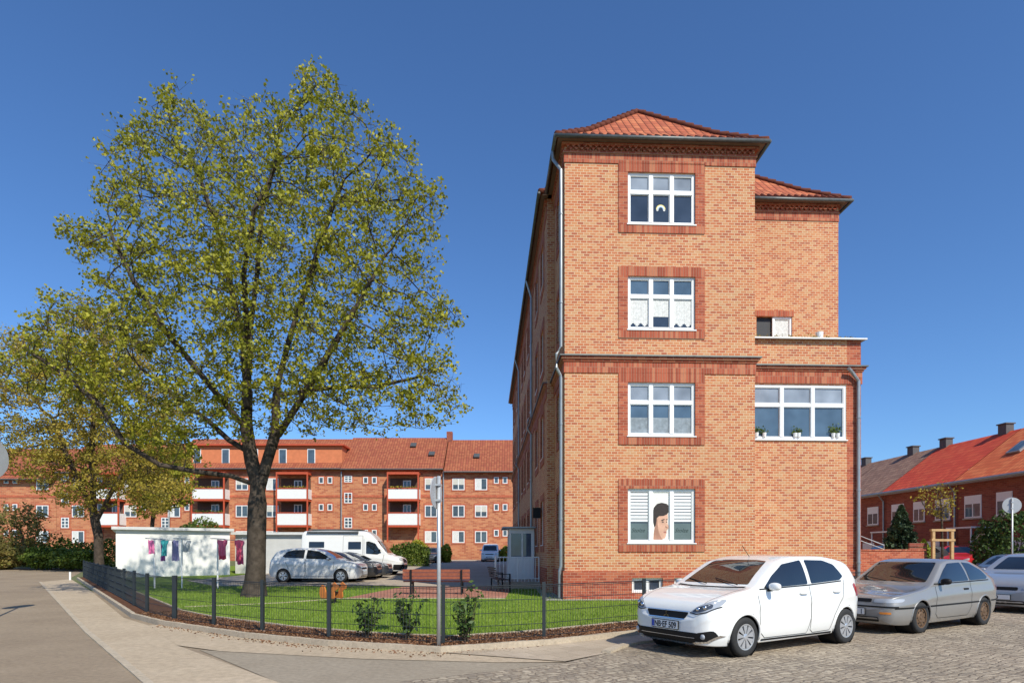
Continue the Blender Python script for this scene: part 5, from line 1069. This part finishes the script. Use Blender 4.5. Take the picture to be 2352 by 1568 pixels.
# ---------------------------------------------------------------- mesh fence
fe=thing('mesh_fence','low anthracite wire mesh fence around the lawn','fence',(FN[6][0],FN[6][1],0)); ox,oy=FN[6]
far_=resample([Vector(FN[0]),Vector(FN[1]),Vector(FN[2])],2.45)
FPTS=[(p.x,p.y) for p in far_]+[FN[3],(-6.0,12.27),(-4.62,11.28),(-3.15,10.5),FN[6],FN[7],FN[8]]+[(p.x,p.y) for p in resample([Vector(FN[8]),Vector(FN[11])],2.5)[1:]]
FH=.92
for i,(x,y) in enumerate(FPTS):
    m=MB(); z0=g(y)+.08; big_=.045 if x in (FN[2][0],FN[3][0]) else .03; m.box(x-ox-big_,x-ox+big_,y-oy-.03,y-oy+.03,z0-.1,z0+FH+.06); m.build('post',ANTH,fe)
for (x0,y0),(x1,y1) in zip(FPTS,FPTS[1:]):
    a=Vector((x0-ox,y0-oy,g(y0)+.12)); b=Vector((x1-ox,y1-oy,g(y1)+.12)); L_=(b-a).length; m=MB(); near_=y0<17; n=int(L_/(.06 if near_ else .1)); wr=.0032 if near_ else .006
    for k in range(1,n): p=a.lerp(b,k/n); m.tube([p,p+Vector((0,0,FH-.04))],wr,3,False)
    for k in range(5):
        z=Vector((0,0,.02+k*(FH-.08)/4)); m.tube([a+z,b+z],wr*1.6,4,False)
    m.tube([a+Vector((0,0,FH-.03)),b+Vector((0,0,FH-.03))],.008,4,False); m.build('wire_panel',ANTH,fe)
# ---------------------------------------------------------------- signs
def sign(name,label,x,y,z0,zc,r,rz,rp=.03,top=None):
    t=thing(name,label,'road sign',(x,y,z0),rz)
    m=MB(); m.tube([(0,0,0),(0,0,top or (zc-z0+r*.9))],rp,12); m.build('pole',GALV,t,smooth=True)
    m=MB(); m.revolve([(0,-.006),(r,-.006),(r+.006,0),(r,.006),(0,.006)],(0,-.045,zc-z0),'y',40); m.build('sign_plate',SIGNB,t)
    for q in (-.12,.12): m=MB(); m.box(-.05,.05,-.04,.035,zc-z0+q-.015,zc-z0+q+.015); m.build('bracket',GALV,t)
sign('road_sign','tall galvanised pole with round sign seen edge-on at the fence',X(1008,9.5),9.5,.1,Z(1131,9.5),.245,R(-104),top=Z(1093,9.5)-.1)
sign('road_sign','round sign seen from behind on a pole at the right edge',X(2325,24),24,0,Z(1160,24),.31,R(158))
sign('road_sign','round sign cut off by the left picture edge',X(-24,14),14,0,Z(1050,14),.5,R(262))
m=MB(); m.tube([(0,0,0),(0,0,.45)],.05,10); o=m.build('bollard',WHITE); o.location=(X(161,33),33,g(33)); tag(o,'small white bollard at the left road corner','bollard')
# ---------------------------------------------------------------- benches, toy, washing
D=20.5; t=thing('bench','long red slatted bench on black posts facing the play area','bench',(X(1002,D),D,g(D)+.12))
m=MB()
for k in range(3): m.box(-1.13,1.13,0,.04,.52+k*.115,.62+k*.115)
m.build('backrest',WOODR,t); m=MB()
for k in range(3): m.box(-1.13,1.13,.1+k*.14,.22+k*.14,.42,.46)
m.build('seat',WOODR,t)
for x_ in (-.85,.85):
    m=MB(); m.box(x_-.03,x_+.03,-.05,-.003,0,.84); m.box(x_-.03,x_+.03,-.003,.5,.36,.415); m.box(x_-.03,x_+.03,.42,.47,0,.36); m.build('leg',BLACK,t)
D=22.5; t=thing('bench','black metal bench seen end-on near the building entrance','bench',(X(1135,D),D,g(D)+.12),R(-78))
m=MB(); 
for k in range(6): m.box(-.8,.8,.02+k*.075,.07+k*.075,.42,.45)
m.build('seat',BLACK,t); m=MB()
for k in range(5): m.box(-.8,.8,-.04-k*.02,-.01-k*.02,.5+k*.08,.55+k*.08)
m.build('backrest',BLACK,t)
for x_ in (-.7,.7): m=MB(); m.box(x_-.025,x_+.025,0,.05,0,.43); m.box(x_-.025,x_+.025,.42,.47,0,.62); m.box(x_-.025,x_+.025,.0,.47,.62,.65); m.build('leg',BLACK,t)
D=17.2; t=thing('spring_rider','orange wooden spring rider on the lawn edge','spring rider',(X(765,D),D,g(D)+.12),R(-32))
horse=[(-.34,.16),(-.30,.13),(-.05,.15),(.20,.13),(.24,.18),(.22,.34),(.36,.42),(.38,.50),(.30,.55),(.22,.60),(.14,.55),(.08,.36),(0,.30),(-.12,.32),(-.18,.48),(-.28,.52),(-.36,.42),(-.38,.28)]
for y_ in (-.16,.13): m=MB(); m.prism(horse,lambda u,v,w:(u,w,v),y_,y_+.03); m.build('side_board',ORANGE,t)
m=MB(); m.box(-.14,.08,-.125,.125,.30,.33); m.build('seat',BLACK,t); m=MB(); m.tube([(.16,-.25,.50),(.16,.25,.50)],.015,8); m.build('handle',BLACK,t)
m=MB(); m.tube([(.09*math.cos(a*.6),.09*math.sin(a*.6),.0+.16*a/50) for a in range(51)],.013,6); m.build('spring',BLACK,t)
def washing(px0,px1,D,lab):
    t=thing('washing_line',lab,'washing line',(X(px0,D),D,g(D)+.12)); L_=X(px1,D)-X(px0,D)
    for x_ in (0,L_): m=MB(); m.tube([(x_,0,0),(x_,0,1.95)],.03,8); m.tube([(x_,-.6,1.95),(x_,.6,1.95)],.02,6); m.build('pole',WHITE,t)
    for y_ in (-.5,0,.5): m=MB(); m.tube([(0,y_,1.95),(L_/2,y_,1.88),(L_,y_,1.95)],.006,4); m.build('line',GALV,t)
washing(355,418,24,'left washing line with white poles on the lawn'); washing(500,572,24,'right washing line with white poles behind the big tree')
def garment(px,D,w_,h_,col,label,group=None,kind='shirt',seed=0,dy=0):
    n=8; mm=6; x0=X(px,D); z0=g(D)+.12+1.88
    t=MB(); 
    def wd(v):
        if kind=='shirt': return w_*(1.0 if v<.22 else .68)
        if kind=='trousers': return w_*(.7-.1*v)
        return w_*(.75+.1*v)
    vs=[];fs=[]
    for j in range(mm+1):
        v=j/mm
        for i in range(n+1):
            u=i/n-.5; vs.append((u*wd(v),.05*math.sin(u*14+seed+v*2)*(.3+v),-v*h_+.02*math.sin(u*9+seed)))
    for j in range(mm):
        for i in range(n):
            if kind=='trousers' and j>1 and i in (3,4): continue
            a=j*(n+1)+i; fs.append((a,a+1,a+n+2,a+n+1))
    t.add(vs,fs); o=t.build('garment',plain('cloth_'+kind+str(seed),col,.9,var=.15,scale=10),smooth=True); o.location=(x0,D+dy,z0); tag(o,label,'clothing',group)
for i,(px,w_,h_,col,kd,lab) in enumerate(((364,.28,.52,(.80,.20,.42),'towel','bright pink towel leftmost on the left washing line'),(374,.28,.80,(.48,.14,.42),'trousers','purple trousers on the left washing line'),(384,.30,.78,(.04,.05,.14),'trousers','navy trousers on the left washing line'),(395,.32,.6,(.05,.36,.38),'shirt','teal shirt on the left washing line'),(404,.30,.8,(.38,.34,.56),'towel','lavender towel on the left washing line'),(412,.42,.45,(.66,.66,.64),'shirt','pale grey shirt rightmost on the left washing line'))):
    garment(px,24,w_,h_,col,lab,None,kd,i,(-.5,0,.5)[i%3])
for i,(px,w_,h_,col,kd) in enumerate(((512,.38,.75,(.82,.08,.16),'shirt'),(524,.36,.60,(.85,.16,.28),'shirt'),(538,.30,.95,(.82,.10,.26),'towel'),(550,.38,.65,(.85,.26,.40),'shirt'),(561,.32,.8,(.82,.12,.22),'shirt'))):
    garment(px,24,w_,h_,col,'pinkish red garment hanging on the right washing line','pinkish red laundry on the right line',kd,i+10,(0,-.5,.5)[i%3])
